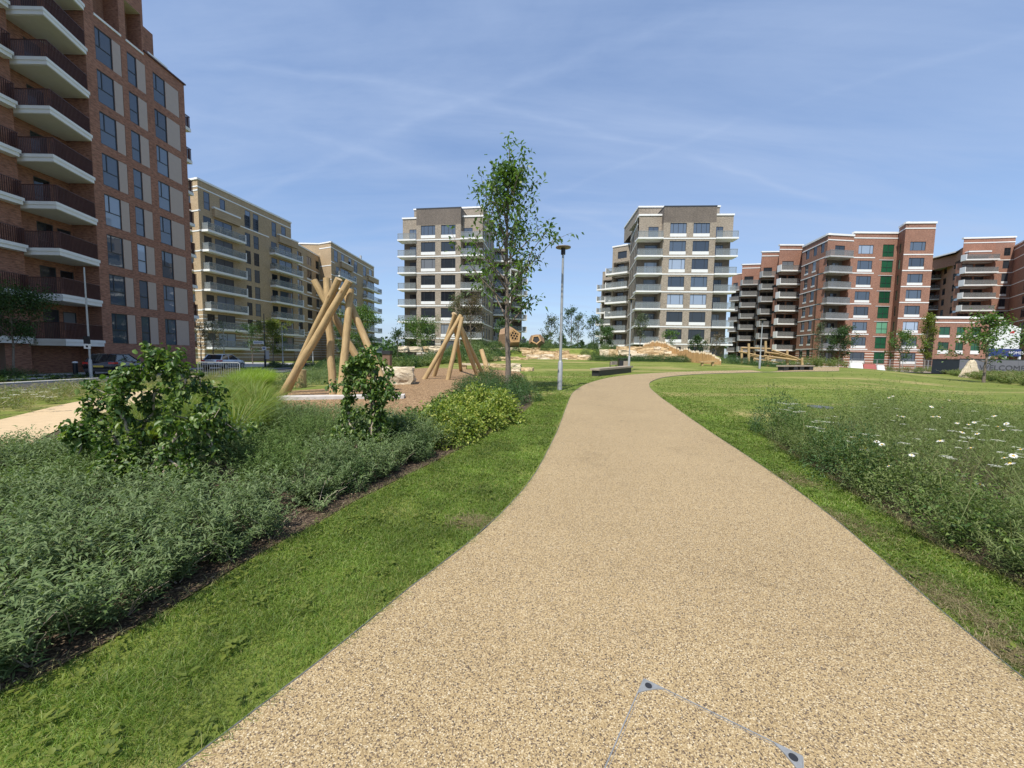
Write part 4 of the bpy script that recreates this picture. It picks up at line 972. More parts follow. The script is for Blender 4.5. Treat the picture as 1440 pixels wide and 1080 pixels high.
# stone terraces on the mound: (px centre, py top, py bottom, px width, depth Y)
GT = 'sandstone blocks of the mound terraces'
terr = []
def terrace(x0, x1, yb, yt, Y0, Y1, n, seed, rowname):
    rr = random.Random(seed); e = [0]+sorted(rr.uniform(.08, .92) for _ in range(n-1))+[1]
    e = [i/n+(rr.uniform(-.25, .25)/n if 0 < i < n else 0) for i in range(n+1)]
    for i in range(n):
        t = (e[i]+e[i+1])/2; px = x0+(x1-x0)*t; Y = Y0+(Y1-Y0)*t
        a, b2 = W(px, yb, Y), W(px, yt, Y); wd = (x1-x0)*(e[i+1]-e[i])*Y/F
        hgt = max(.25, (b2.z-a.z)*rr.uniform(.9, 1.12))
        rock('sandstone slab of the %s row on the mound terraces' % rowname, (a.x, Y+.4, a.z-.05), wd*1.06, rr.uniform(1.0, 1.5), hgt*1.1, seed*10+i, rr.choice(['rock', 'rock', 'rock_pale']), 'terrace_stone', 'blocks of the %s row' % rowname, .62, rr.uniform(-.15, .15), .2, 'stone block')
terrace(740, 832, 508.5, 502.5, 43.6, 43.6, 6, 1, 'lower centre')
terrace(741, 830, 504, 498.5, 44.6, 44.6, 5, 2, 'second centre')
terrace(690, 760, 494.5, 488.5, 46.6, 46.6, 5, 3, 'upper pod')
terrace(735, 800, 499.5, 493, 45.5, 45.5, 4, 4, 'middle pod')
terrace(692, 742, 509, 502, 38, 40.5, 3, 5, 'upper left')
terrace(690, 732, 520, 511.5, 31, 33, 2, 6, 'lower left')
terrace(720, 750, 526, 517, 27.5, 28.5, 2, 7, 'end')
terrace(870, 946, 493.5, 487, 44.2, 44.2, 5, 8, 'right stack top')
terrace(872, 952, 498.5, 492.5, 43.6, 43.6, 4, 9, 'right stack second')
terrace(886, 954, 503.5, 497.5, 42.8, 42.8, 3, 10, 'right stack third')
terrace(930, 962, 509.5, 503, 42, 41.5, 2, 13, 'right stack lowest')
terrace(845, 878, 501, 491, 44.8, 44.2, 3, 14, 'mid gap')
terrace(560, 620, 494, 487, 44, 46, 4, 15, 'far left')
# flat stone bench behind the second tepee
p = G(668, 519.5); mb = MB(); mb.box(p.x-1.1, p.x+1.1, p.y-.3, p.y+.3, p.z+.32, p.z+.45)
sb = thing('stone_bench', 'low pale slab bench behind the farther tepee', 'bench', p); mb.build('seat', MT['rock_pale'], sb)
for s_ in (-.8, .8):
    mb = MB(); mb.box(p.x+s_-.15, p.x+s_+.15, p.y-.22, p.y+.22, p.z-.1, p.z+.318); mb.build('leg', MT['rock'], sb)
for k, (px, py, hh) in enumerate(((424, 545, .75), (409, 541, .5))):
    p = G(px, py); mb = MB(); mb.tube([(p.x, p.y, p.z-.1), (p.x, p.y, p.z+hh*.5), (p.x+.01, p.y, p.z+hh)], [.2, .19, .19], 14)
    tag(mb.build('log_stump', MT['log']), ['taller upright log stump among grey plants left of the tall dark tepee pole', 'shorter log stump beside the taller stump'][k], 'log stump')

# ---------------------------------------------------------------- timber pods (dodecahedra) on the mound
def dodeca():
    ph = (1+5**.5)/2; vs_ = [(x, y, z) for x in (-1, 1) for y in (-1, 1) for z in (-1, 1)]
    for a_ in (-1/ph, 1/ph):
        for c_ in (-ph, ph): vs_ += [(0, a_, c_), (a_, c_, 0), (c_, 0, a_)]
    bm = bmesh.new(); [bm.verts.new(v) for v in vs_]; bmesh.ops.convex_hull(bm, input=bm.verts[:]); bmesh.ops.dissolve_limit(bm, angle_limit=.05, verts=bm.verts[:], edges=bm.edges[:])
    V = [v.co.copy()/math.sqrt(3) for v in bm.verts]; Fs = [[v.index for v in f.verts] for f in bm.faces]; bm.free(); return V, Fs
def pod(label, px, py, wpx, Y, aim, lattice):
    c = W(px, py, Y); rad = wpx*Y/F/2*1.04; gz_ = h1(c.x, c.y)
    t = thing('play_pod', label, 'play pod', (c.x, c.y, gz_)); V, Fs = dodeca()
    best = None
    cen = [sum((V[i] for i in f), Vector())/5 for f in Fs]
    q = cen[0].normalized().rotation_difference(Vector(aim).normalized()).to_matrix()
    V = [q @ v for v in V]; cen = [q @ c_ for c_ in cen]
    openf = 0
    sh = MB()
    for k, f in enumerate(Fs):
        P_ = [V[i] for i in f]; cc = cen[k]
        nrm_ = (P_[1]-P_[0]).cross(P_[2]-P_[0])
        if nrm_.dot(cc) < 0: P_ = P_[::-1]
        o_ = [c+p*rad for p in P_]; i_ = [c+p*rad*.9 for p in P_]
        if k == openf:
            ho = [c+(cc+(p-cc)*.72)*rad for p in P_]; hi = [c+(cc*.9+(p-cc)*.70)*rad for p in P_]
            for j in range(5):
                j2 = (j+1) % 5; sh.face([o_[j], o_[j2], ho[j2], ho[j]], 1); sh.face([ho[j], ho[j2], hi[j2], hi[j]], 1)
            if lattice:
                lt = MB()
                e1_ = (P_[1]-P_[0]).normalized(); e2_ = cc.normalized().cross(e1_)
                for ang in (0, math.pi/3, 2*math.pi/3):
                    d1 = e1_*math.cos(ang)+e2_*math.sin(ang); d2 = cc.normalized().cross(d1)
                    for s_ in (-.3, -.1, .1, .3):
                        m0_ = cc*.97+d2*s_; hl = math.sqrt(max(.02, .235-s_*s_))
                        lt.tube([c+(m0_-d1*hl)*rad, c+(m0_+d1*hl)*rad], [.035, .035], 5)
                lt.build('lattice', MT['stake'], t)
        else: sh.face(o_, 0)
        for j in range(5): pass
        sh.face(i_[::-1], 2)
    sh.build('shell', [MT['plywood'], MT['stake'], MT['interior']], t)
    lg = MB(); lg.tube([(c.x, c.y+.1, gz_-.3), (c.x, c.y+.1, c.z-rad*.7)], [.25, .25], 10); lg.build('leg', MT['log'], t)
    return t
pod('larger timber pod with lattice filled pentagon, behind the tall tree trunk', 716.5, 476.5, 35, 49, (.45, -.85, .25), True)
pod('smaller timber pod with an open pentagon mouth, between the two towers', 754.5, 480.5, 22.5, 50, (-.12, -.95, .28), False)

# ---------------------------------------------------------------- stake fence, climbing frame, seats
tops = [(905, 484), (909, 482.5), (917, 479.3), (925, 478.6), (938, 481), (945, 485), (952, 489), (957, 490.5), (966, 489), (973, 492.5), (987, 494), (998, 494.7), (1007, 500), (1013, 504)]
fc = G(985, 513); fe = thing('stake_fence', 'curving fence of pointed golden timber stakes in front of the right tower', 'fence', fc)
n = 62
for i in range(n):
    t = i/(n-1); px = 905+108*t; Y = 46-8.0*sst(0, 1, t); ty = np.interp(px, [a_[0] for a_ in tops], [a_[1] for a_ in tops])+random.uniform(-.9, .9)
    q = W(px, ty, float(Y)); zb = h1(q.x, q.y)-.2; rr_ = random.uniform(.085, .11)
    mb = MB(); lx = random.uniform(-.05, .05)
    mb.tube([(q.x, q.y, zb), (q.x+lx, q.y, q.z-.22)], [rr_, rr_*.95], 7, 0); mb.tube([(q.x+lx, q.y, q.z-.219), (q.x+lx, q.y, q.z)], [rr_*.95, rr_*.25], 7, 1)
    mb.build('stake', [MT['stake'], MT['rock_pale']], fe)
p = G(1000, 514); po = thing('timber_post', 'tall square timber post by the low plank seat at the stake fence', 'post', p); log_part(po, p-Vector((0, 0, .2)), W(1001, 481, p.y), .13, 'post', 3)
ps = thing('plank_seat', 'low timber plank seat at the foot of the stake fence', 'bench', G(996, 515))
q0, q1 = W(984, 508.2, 36.5), W(1007, 507.2, 36.5); mb = MB(); mb.hexa([(q0.x, 36.3, q0.z-.12), (q1.x, 36.3, q1.z-.12), (q1.x, 36.7, q1.z-.12), (q0.x, 36.7, q0.z-.12), (q0.x, 36.3, q0.z), (q1.x, 36.3, q1.z), (q1.x, 36.7, q1.z), (q0.x, 36.7, q0.z)]); mb.build('seat', MT['log'], ps)
for q in (q0.lerp(q1, .15), q0.lerp(q1, .8)):
    mb = MB(); mb.box(q.x-.08, q.x+.08, 36.38, 36.62, h1(q.x, 36.5)-.1, q.z-.122); mb.build('leg', MT['log'], ps)
cl = thing('climbing_frame', 'timber climbing frame of posts and criss crossed logs near the long bench', 'climbing frame', G(1080, 512))
CY = 47
for i, (x, yb, yt, dy) in enumerate(((1053, 509, 483, 0), (1061, 509, 493, 1.5), (1076.7, 509, 479.5, .5), (1080, 512, 500, -1), (1107, 512, 492.5, 1), (1128, 514, 503, 0), (1043, 509, 490, 2))):
    log_part(cl, W(x, yb+3, CY+dy), W(x, yt, CY+dy), .14, 'post', i)
for i, (x0, y0, x1, y1, dy) in enumerate(((1042, 489, 1083, 490.5, 1), (1040, 494.5, 1075, 502, .3), (1055, 501, 1086, 502.5, .8), (1076, 495.5, 1105, 499, .2), (1074, 500.5, 1120, 506.5, -.6), (1086, 492.5, 1121, 504, -.2), (1082, 497, 1115, 505.5, .6), (1078, 505, 1096, 503, 0), (1060, 505, 1100, 511, -1), (1098, 499, 1128, 507, .4))):
    log_part(cl, W(x0, y0, CY+dy), W(x1, y1, CY+dy+.4), .11, 'beam', i+20)

def bench_long(label, A_, B_, legs, back=None):
    A_, B_ = Vector(A_), Vector(B_); d = B_-A_; L = d.length; u = d/L; n_ = Vector((-u.y, u.x, 0)); t = thing('park_bench', label, 'bench', A_.lerp(B_, .5))
    def bx(mb, u0, u1, v0, v1, z0_, z1_):
        P_ = [A_+u*a1+n_*b1 for a1, b1 in ((u0, v0), (u1, v0), (u1, v1), (u0, v1))]; mb.hexa([(p.x, p.y, p.z+z0_) for p in P_]+[(p.x, p.y, p.z+z1_) for p in P_])
    mb = MB(); k = int(L/.1)
    for i in range(k): bx(mb, L*i/k+.006, L*(i+1)/k-.006, -.32, .32, .36, .48)
    mb.build('seat', MT['timber'], t)
    for (a1, b1) in legs:
        mb = MB(); bx(mb, L*a1, L*b1, -.24, .24, -.1, .355); mb.build('leg', MT['black'], t)
    if back:
        mb = MB(); bx(mb, L*back[0], L*back[1], .1, .16, .62, .86); mb.build('backrest', MT['timber'], t)
        for a1 in back:
            mb = MB(); bx(mb, L*a1-.02, L*a1+.02, .17, .21, .481, .84); mb.build('armrest', MT['black'], t)
    return t
bench_long('slatted timber bench with black base and small backrest by the path bend', G(836, 529), G(884, 523.4), ((.02, .98),), (.48, .66))
bench_long('long low bench with four dark legs on the far lawn edge', G(1097, 521.5), G(1140, 520.6), ((.02, .16), (.32, .46), (.52, .66), (.84, .98)))
p = G(877, 522.5); bn = thing('litter_bin', 'black litter bin with timber cladding beside the slatted bench', 'litter bin', p)
mb = MB(); mb.box(p.x-.36, p.x+.2, p.y-.05, p.y+.5, p.z, p.z+.86); mb.box(p.x-.40, p.x+.24, p.y-.08, p.y+.54, p.z+.94, p.z+1.0); mb.box(p.x-.36, p.x-.30, p.y-.05, p.y+.5, p.z+.861, p.z+.939); mb.box(p.x+.14, p.x+.2, p.y-.05, p.y+.5, p.z+.861, p.z+.939); mb.build('body', MT['black'], bn)
mb = MB()
for i in range(4): mb.box(p.x-.06+i*.085, p.x+.02+i*.085, p.y-.11, p.y-.06, p.z+.03, p.z+.8)
mb.build('cladding', MT['timber'], bn)

# ================================================================ street furniture
def lamp(label, px, py, topy, head='disc', r=.06, Yd=None, gname='lamp posts in the park'):
    p = G(px, py) if Yd is None else Vector((*Cc(px, Yd), h1(*Cc(px, Yd))))
    top = W(px, topy, p.y).z; t = thing('lamp_post', label, 'lamp post', p, gname); hgt = top-p.z
    mb = MB(); mb.tube([(p.x, p.y, p.z-.2), (p.x, p.y, p.z+1.12), (p.x, p.y, p.z+1.2)], [r*1.45, r*1.45, r*.95], 14); mb.build('base', MT['metal'], t)
    mb = MB(); mb.tube([(p.x, p.y, p.z+1.201), (p.x, p.y, p.z+hgt*.6), (p.x, p.y, top-.3)], [r*.9, r*.78, r*.62], 12); mb.build('pole', MT['metal'], t)
    if head == 'disc':
        mb = MB(); mb.tube([(p.x, p.y, top-.30), (p.x, p.y, top-.06)], [r*1.3, r*1.3], 12); mb.build('neck', MT['black'], t)
        mb = MB(); mb.tube([(p.x, p.y, top-.059), (p.x, p.y, top-.04), (p.x, p.y, top-.005), (p.x, p.y, top+.02)], [.16, .3, .3, .12], 24); mb.build('lamp_head', MT['lamp'], t)
    elif head == 'arm':
        mb = MB(); mb.tube([(p.x, p.y, top-.32), (p.x, p.y, top), (p.x+.15, p.y-.1, top+.08)], [r*.65, r*.5, r*.5], 8); mb.build('arm', MT['metal'], t)
        mb = MB(); mb.hexa([(p.x+.1, p.y-.2, top+.06), (p.x+.75, p.y-.3, top+.1), (p.x+.75, p.y-.05, top+.1), (p.x+.1, p.y+.05, top+.06), (p.x+.1, p.y-.2, top+.14), (p.x+.75, p.y-.3, top+.15), (p.x+.75, p.y-.05, top+.15), (p.x+.1, p.y+.05, top+.14)]); mb.build('lamp_head', MT['metal'], t)
    else:
        mb = MB(); mb.tube([(p.x, p.y, top-.32), (p.x, p.y, top)], [r*.65, r*.6], 8); mb.build('cap', MT['metal'], t)
    return t
MT['lamp'] = plain('lamp_head_taupe', (.22, .19, .17), .5)
lamp('tall grey lamp post with a round disc head beside the path, nearest the camera', 787, 548.5, 347, r=.068)
lamp('lamp post with a pale flat head behind the litter bin', 884, 523, 420)
lamp('slim lamp post on the far lawn in front of the climbing frame', 1068, 518.3, 449)
def lamp2(label, px, Y, topy, head): return lamp(label, px, 0, topy, head, .06, Y, 'lamp posts along the street')
lp = lamp2('pale street pole with small sign plates beside the dark car', 125.5, 24.0, 376, 'cap')
lamp2('thin street lamp right of the yellow green street tree', 397.5, 50, 457, 'arm'); lamp2('thin street lamp seen between the legs of the big tepee, left of its dark pole', 440, 62, 478, 'cap'); lamp2('thin street lamp in front of the silver car block, left of the street name sign', 315, 52, 464, 'cap')
p = lp.location
for (a1, b1, mat, nm) in ((2.15, 2.62, 'black', 'sign_plate'), (1.85, 2.13, 'sill', 'sign_plate')):
    mb = MB(); mb.box(p.x-.2, p.x+.2, p.y-.12, p.y-.09, p.z+a1, p.z+b1); mb.build(nm, MT[mat], lp)
mb = MB(); mb.box(p.x-.07, p.x+.07, p.y-.126, p.y-.121, p.z+1.93, p.z+2.05); mb.build('sign_symbol', MT['black'], lp)
# street name sign post
px, Y = 372.5, 44; x, y = Cc(px, Y); z = h1(x, y); sp = thing('sign_post', 'dark sign post with a white street name board and a small square sign', 'sign', (x, y, z))
mb = MB(); mb.tube([(x, y, z-.2), (x, y, z+1.4)], [.11, .11], 10); mb.build('base', MT['black'], sp)
mb = MB(); mb.tube([(x, y, z+1.401), (x, y, W(px, 441, Y).z)], [.05, .045], 10); mb.build('pole', MT['black'], sp)
def board(x0, x1, y0, y1, nm, mat):
    a1, b1 = W(x0, y1, Y), W(x1, y0, Y); mb = MB(); mb.box(a1.x, b1.x, y-.12, y-.08, a1.z, b1.z); return mb.build(nm, MT[mat], sp), a1, b1
MT['signblue'] = plain('sign_blue_grey', (.16, .2, .34), .5)
bo, a1, b1 = board(357, 371.5, 479.5, 483.5, 'name_board', 'sill')
mb = MB(); k = 9; zz = (a1.z+b1.z)/2
for i in range(k):
    xx = a1.x+.12+(b1.x-a1.x-.24)*i/k; mb.box(xx, xx+(b1.x-a1.x)*.055, y-.125, y-.121, zz-.06, zz+.06)
mb.build('lettering', MT['signblue'], bo, sp.location)
bo, a1, b1 = board(369.3, 375, 487.5, 492, 'square_sign', 'sill'); mb = MB(); mb.box(a1.x+.09, b1.x-.09, y-.126, y-.121, a1.z+.09, b1.z-.09); mb.build('sign_symbol', MT['signblue'], bo, sp.location)
bo, a1, b1 = board(374.5, 379, 493.5, 505, 'control_box', 'greyslab')
x, y = Cc(104, 26.5); z = h1(x, y); bl = thing('bollard', 'black bollard with a pale cap in front of the dark red block', 'bollard', (x, y, z))
mb = MB(); mb.tube([(x, y, z-.1), (x, y, z+.85)], [.13, .12], 14); mb.build('body', MT['black'], bl); mb = MB(); mb.tube([(x, y, z+.851), (x, y, z+.93), (x, y, z+.96)], [.14, .14, .05], 14); mb.build('cap', MT['sill'], bl)
x, y = Cc(544.5, 30); z = h1(x, y)-.0; bl = thing('timber_bin', 'brown timber litter bin with a black hood at the far side of the bark area', 'litter bin', (x, y, z))
tz = W(544, 493, 30).z; mb = MB(); mb.box(x-.28, x+.28, y-.28, y+.28, z, tz-.3); mb.build('body', woodmat('bin_timber', (.16, .1, .07), (.24, .15, .1)), bl); mb = MB(); mb.box(x-.33, x+.33, y-.33, y+.33, tz-.29, tz); mb.build('hood', MT['black'], bl)
# steel crowd barrier
p = Vector((*Cc(307, 25), 0)); p.z = h1(p.x, p.y); br = thing('crowd_barrier', 'galvanised steel crowd barrier standing in front of the silver car', 'barrier', p)
mb = MB(); hw = 1.35
for s_ in (-1, 1): mb.tube([(p.x+s_*hw, p.y, p.z+.12), (p.x+s_*hw, p.y, p.z+1.02), (p.x+s_*(hw-.1), p.y, p.z+1.1)], [.024]*3, 8)
mb.tube([(p.x-hw+.1, p.y, p.z+1.1), (p.x+hw-.1, p.y, p.z+1.1)], [.024]*2, 8); mb.tube([(p.x-hw, p.y, p.z+.2), (p.x+hw, p.y, p.z+.2)], [.022]*2, 8); mb.build('frame', MT['metal'], br)
mb = MB()
for i in range(17): xx = p.x-hw+.15+i*(2*hw-.3)/16; mb.tube([(xx, p.y, p.z+.2), (xx, p.y, p.z+1.09)], [.011]*2, 6)
mb.build('bars', MT['metal'], br)
for s_ in (-1, 1):
    mb = MB(); mb.tube([(p.x+s_*.95, p.y-.35, p.z+.02), (p.x+s_*.95, p.y, p.z+.18), (p.x+s_*.95, p.y+.35, p.z+.02)], [.02]*3, 6); mb.build('foot', MT['metal'], br)

# ---------------------------------------------------------------- hoarding, site sign, site barriers
MT['hoard'] = plain('grey_hoarding', (.135, .135, .15), .6, var=.08, scale=1.2); MT['hoard_dark'] = plain('dark_hoarding', (.018, .024, .032), .5)
ho = thing('hoarding', 'long grey site hoarding reading WELCOME TO, its near section black', 'hoarding', (64, 52, -.1))
H0, H1, H2 = Cc(1311, 56), Cc(1349, 53.5), (86, 47); 
for (P_, Q_, mt, nm, hh) in ((H0, H1, 'hoard_dark', 'dark_panel', 2.05), (H1, H2, 'hoard', 'grey_panel', 2.15)):
    d = Vector((Q_[0]-P_[0], Q_[1]-P_[1])); L = d.length; uv = (d.x/L, d.y/L); nx, ny = uv[1], -uv[0]; mb = MB()
    k = int(L/1.22)
    for i in range(k):
        u0, u1 = L*i/k+.004, L*(i+1)/k-.004; o1 = .05+.006*(i % 2)
        q = lambda u, dd, z_: (P_[0]+uv[0]*u+nx*dd, P_[1]+uv[1]*u+ny*dd, z_)
        mb.hexa([q(u0, o1, -.3), q(u1, o1, -.3), q(u1, 0, -.3), q(u0, 0, -.3), q(u0, o1, hh), q(u1, o1, hh), q(u1, 0, hh), q(u0, 0, hh)])
    mb.build(nm, MT[mt], ho)
    mb = MB(); mb.hexa([q(0, .09, hh+.002), q(L, .09, hh+.002), q(L, -.05, hh+.002), q(0, -.05, hh+.002), q(0, .09, hh+.1), q(L, .09, hh+.1), q(L, -.05, hh+.1), q(0, -.05, hh+.1)]); mb.build('capping', MT['black'], ho)
def lettering(body, size, loc, rz, mat, parent, name='lettering', ext=.006, align='CENTER', sx=1.0):
    cu = bpy.data.curves.new(name, 'FONT'); cu.body = body; cu.size = size; cu.extrude = ext; cu.align_x = align; cu.materials.append(mat)
    o0 = bpy.data.objects.new(name, cu); COL.objects.link(o0); bpy.context.view_layer.update(); me = bpy.data.meshes.new_from_object(o0.evaluated_get(bpy.context.evaluated_depsgraph_get())); bpy.data.objects.remove(o0); o = link(name, me, parent); o.location = Vector(loc)-(parent.location if parent.parent is None else Vector()); o.rotation_euler = (math.pi/2, 0, rz); o.scale = (sx, 1, 1); return o
d = Vector((H2[0]-H1[0], H2[1]-H1[1])).normalized(); rzh = math.atan2(d.y, d.x); u0 = U(H1, H2, 1377)
lt = Vector((H1[0]+d.x*u0+d.y*.075, H1[1]+d.y*u0-d.x*.075, .75)); lettering('WELCOME  TO', .95, lt, rzh, plain('lettering_dark', (.045, .045, .05), .6), ho, align='LEFT', sx=1.05)
sg = thing('site_sign', 'big white site board with a rounded top and a blue band behind the hoarding', 'sign', (*Cc(1418, 60), -.2))
SYp = 60; a1, b1 = W(1389, 490, SYp), W(1435.5, 458, SYp); mb = MB()
prof = [(a1.x, a1.z), (b1.x, a1.z), (b1.x, b1.z-.45), (b1.x-.5, b1.z-.2), ((a1.x+b1.x)/2+.6, b1.z+.15), ((a1.x+b1.x)/2-.5, b1.z+.1), (a1.x, b1.z-.6)]
v_ = [(x, SYp-.1, z) for x, z in prof]+[(x, SYp+.1, z) for x, z in prof]; n = len(prof)
mb.idx([tuple(range(n)), tuple(range(2*n-1, n-1, -1))]+[(i, n+i, n+(i+1) % n, (i+1) % n) for i in range(n)], v_); mb.build('board', MT['white'], sg)
a2, b2 = W(1389, 500.5, SYp), W(1435, 490.2, SYp); mb = MB(); mb.box(a2.x, b2.x, SYp-.12, SYp+.1, a2.z, a1.z-.003); bd = mb.build('band', plain('sign_blue', (.025, .04, .16), .5), sg)
lettering('HOMES', .62, (b2.x-.75, SYp-.13, a2.z+.32), 0, MT['sill'], sg, 'lettering', sx=1.15)
c_ = W(1423, 467, SYp); mb = MB(); mb.prism([(c_.x-.5, 0), (c_.x+.15, 0), (c_.x+.55, .5), (c_.x-.1, .35)], 0, .02); lg_ = MB(); lg_.idx(mb.f, [(x, SYp-.104-z, y+c_.z-.2) for x, y, z in mb.v]); lg_.build('red_mark', plain('sign_red', (.5, .03, .03), .5), sg)
for px in (1391, 1413, 1433):
    x = W(px, 505, SYp).x; mb = MB(); mb.box(x-.12, x+.12, SYp-.1, SYp+.1, -.4, a2.z-.003); mb.build('leg', MT['sill'], sg)
for (x0, x1, mt, lab, Y) in ((1194, 1212, 'sill', 'white plastic site barrier on the far lawn edge left of the red one', 58), (1213, 1231, 'redplastic', 'red plastic site barrier beside the white one, on the far lawn edge', 58), (1232, 1243, 'sill', 'small white plastic site barrier right of the red one', 58)):
    if mt == 'redplastic': MT[mt] = plain('red_plastic', (.40, .12, .10), .6)
    a1, b1 = W(x0, 520, Y), W(x1, 520, Y); z = h1(a1.x, Y); t = thing('site_barrier', lab, 'barrier', (a1.x, Y, z))
    mb = MB(); mb.hexa([(a1.x, Y-.25, z), (b1.x, Y-.25, z), (b1.x, Y+.25, z), (a1.x, Y+.25, z), (a1.x+.06, Y-.08, z+.85), (b1.x-.06, Y-.08, z+.85), (b1.x-.06, Y+.08, z+.85), (a1.x+.06, Y+.08, z+.85)]); mb.build('body', MT[mt], t)
    mb = MB(); mb.box(a1.x+.1, b1.x-.1, Y-.05, Y+.05, z+.851, z+.95); mb.build('top_rail', MT[mt], t)
# temporary mesh fence before the right block
mf = thing('mesh_fence', 'temporary steel mesh fence in front of the red block with green glazing', 'fence', (*Cc(1240, 66), -.1))
for i, px in enumerate(range(1180, 1310, 18)):
    x0, x1 = Cc(px, 66)[0], Cc(px+17, 66)[0]; mb = MB()
    for z in (.25, 1.1, 2.0): mb.tube([(x0, 66, z), (x1, 66, z)], [.025]*2, 6)
    for x in (x0, x1): mb.tube([(x, 66, -.2), (x, 66, 2.0)], [.03]*2, 6)
    k = 10
    for j in range(1, k): mb.tube([(x0+(x1-x0)*j/k, 66, .25), (x0+(x1-x0)*j/k, 66, 2.0)], [.008]*2, 4)
    mb.build('panel', MT['metal'], mf)

# ================================================================ cars
def car(label, loc, rz, paint, plate, L=4.5, Wd=1.82, Hh=1.5):
    t = thing('parked_car', label, 'car', loc, rz=rz)
    def B_(mb, nm, mat, parent=None): return link(nm, mb.mesh(nm, mat if isinstance(mat, list) else [mat]), parent or t)
    hw = Wd/2
    # stations along +y (front): y, half width, bottom, shoulder z, inset
    st = [(0, .80*hw, .42, .80), (.06, .93*hw, .36, .92), (.3, .99*hw, .30, 1.0), (1.0, hw, .24, .98), (2.2, hw, .22, .96), (3.2, hw, .23, .94), (3.9, .97*hw, .27, .88), (4.3, .88*hw, .32, .76), (4.5, .70*hw, .40, .62)]
    st = [(a1*L/4.5, b1, c1, d1*Hh/1.5) for a1, b1, c1, d1 in st]
    mb = MB(); v = []
    for (y, w_, z0_, z1_) in st:
        zm = z0_+(z1_-z0_)*.55
        v += [(-w_*.8, y, z0_), (-w_*.97, y, z0_+.1), (-w_, y, zm), (-w_*.93, y, z1_), (0, y, z1_+.03), (w_*.93, y, z1_), (w_, y, zm), (w_*.97, y, z0_+.1), (w_*.8, y, z0_)]
    fs = []; k = 9
    for i in range(len(st)-1):
        for j in range(k-1): fs.append((i*k+j, (i+1)*k+j, (i+1)*k+j+1, i*k+j+1))
        fs.append((i*k+k-1, (i+1)*k+k-1, (i+1)*k, i*k))
    fs += [tuple(range(k)), tuple((len(st)-1)*k+j for j in range(k-1, -1, -1))]
    mb.idx(fs, v, 0, True); B_(mb, 'body', paint)
    # greenhouse: glass shell with a painted roof and pillars
    zb = .95*Hh/1.5; zr = Hh; gh = [(.18, .80*hw, zb), (.62, .70*hw, zr-.05), (1.5, .71*hw, zr), (2.3, .70*hw, zr-.03), (3.35, .82*hw, zb)]
    sc = L/4.5; y0, y1, y2, y3 = .2*sc, .75*sc, 2.35*sc, 3.35*sc
    rb = .84*hw; rt = .68*hw
    P_ = dict(a=(-rb, y0, zb), b=(rb, y0, zb), c=(rb, y3, zb), d=(-rb, y3, zb), e=(-rt, y1, zr-.06), f=(rt, y1, zr-.06), g=(rt, y2, zr-.04), h=(-rt, y2, zr-.04))
    g = MB(); g.idx([(0, 1, 5, 4), (1, 2, 6, 5), (2, 3, 7, 6), (3, 0, 4, 7)], [P_[q] for q in 'abcdefgh']); B_(g, 'windows', MT['carglass'])
    r = MB(); r.idx([(0, 1, 2, 3), (3, 2, 5, 4), (4, 5, 7, 6), (0, 8, 9, 1), (6, 7, 11, 10), (0, 3, 12, 8), (1, 9, 13, 2)], [(-rt, y1, zr-.055), (rt, y1, zr-.055), (rt*.96, (y1+y2)/2-.3, zr), (-rt*.96, (y1+y2)/2-.3, zr), (-rt, y2, zr-.035), (rt, y2, zr-.035), (-rt, y2, zr-.035), (rt, y2, zr-.035), (-rt, y1-.02, zr-.1), (rt, y1-.02, zr-.1), (-rt, y2, zr-.08), (rt, y2, zr-.08), (-rt*1.02, (y1+y2)/2, zr-.08), (rt*1.02, (y1+y2)/2, zr-.08)], 0, True)
    for s_ in (-1, 1):
        for (ya, yb2, wd) in ((y0+.02, y1, .09), (y3-.02, y2, .07), (1.55*sc, 1.58*sc, .05), ):
            q0_, q1_ = Vector((s_*(rb+.004), ya, zb)), Vector((s_*(rt+.012), yb2, zr-.05)); r.tube([q0_, q1_], [wd*.5, wd*.5], 6)
        r.tube([(s_*(rt+.01), y1, zr-.05), (s_*(rt+.01), y2, zr-.035)], [.035, .035], 6)
    B_(r, 'roof', paint)
    for s_ in (-1, 1):
        for y in (.78*sc, 3.55*sc):
            w2 = MB(); w2.tube([(s_*(hw-.2), y, .33), (s_*(hw+.012), y, .33)], [.33, .33], 20); wh = B_(w2, 'wheel', MT['black'])
            r2 = MB(); r2.tube([(s_*(hw+.013), y, .33), (s_*(hw+.022), y, .33)], [.22, .2], 14); B_(r2, 'rim', MT['metal'], wh)
        tl = MB(); tl.hexa([(s_*hw*.55, -.012, .80), (s_*hw*.90, .03, .80), (s_*hw*.98, .30, .82), (s_*hw*.6, .1, .82), (s_*hw*.55, .0, .93), (s_*hw*.90, .04, .94), (s_*hw*.97, .30, .95), (s_*hw*.6, .1, .95)]); B_(tl, 'tail_light', MT['taillight'])
        mr = MB(); mr.box(s_*hw*.98, s_*(hw+.14), 2.75*sc, 2.9*sc, zb, zb+.13) if s_ > 0 else mr.box(-(hw+.14), -hw*.98, 2.75*sc, 2.9*sc, zb, zb+.13); B_(mr, 'mirror', paint)
    nb = MB(); nb.box(-.26, .26, -.022, -.004, .60, .71); B_(nb, 'number_plate', plate)
    bp = MB(); bp.box(-hw*.78, hw*.78, -.06, .1, .32, .5); B_(bp, 'bumper', MT['black'])
    return t
def paintm(name, col, metal=.4):
    m, nt, b = newmat(name); setb(b, .25, metal, .5); b.inputs['Coat Weight'].default_value = .6
    c = ramp(nt, noise_f(nt, 3, 3), [(.3, tuple(x*.85 for x in col)), (.7, col)]); nt.links.new(c, b.inputs['Base Color']); return m
MT['carglass'] = glassmat('car_glass', (.015, .017, .02), .03, .6); MT['taillight'] = plain('tail_light_red', (.42, .015, .012), .25)
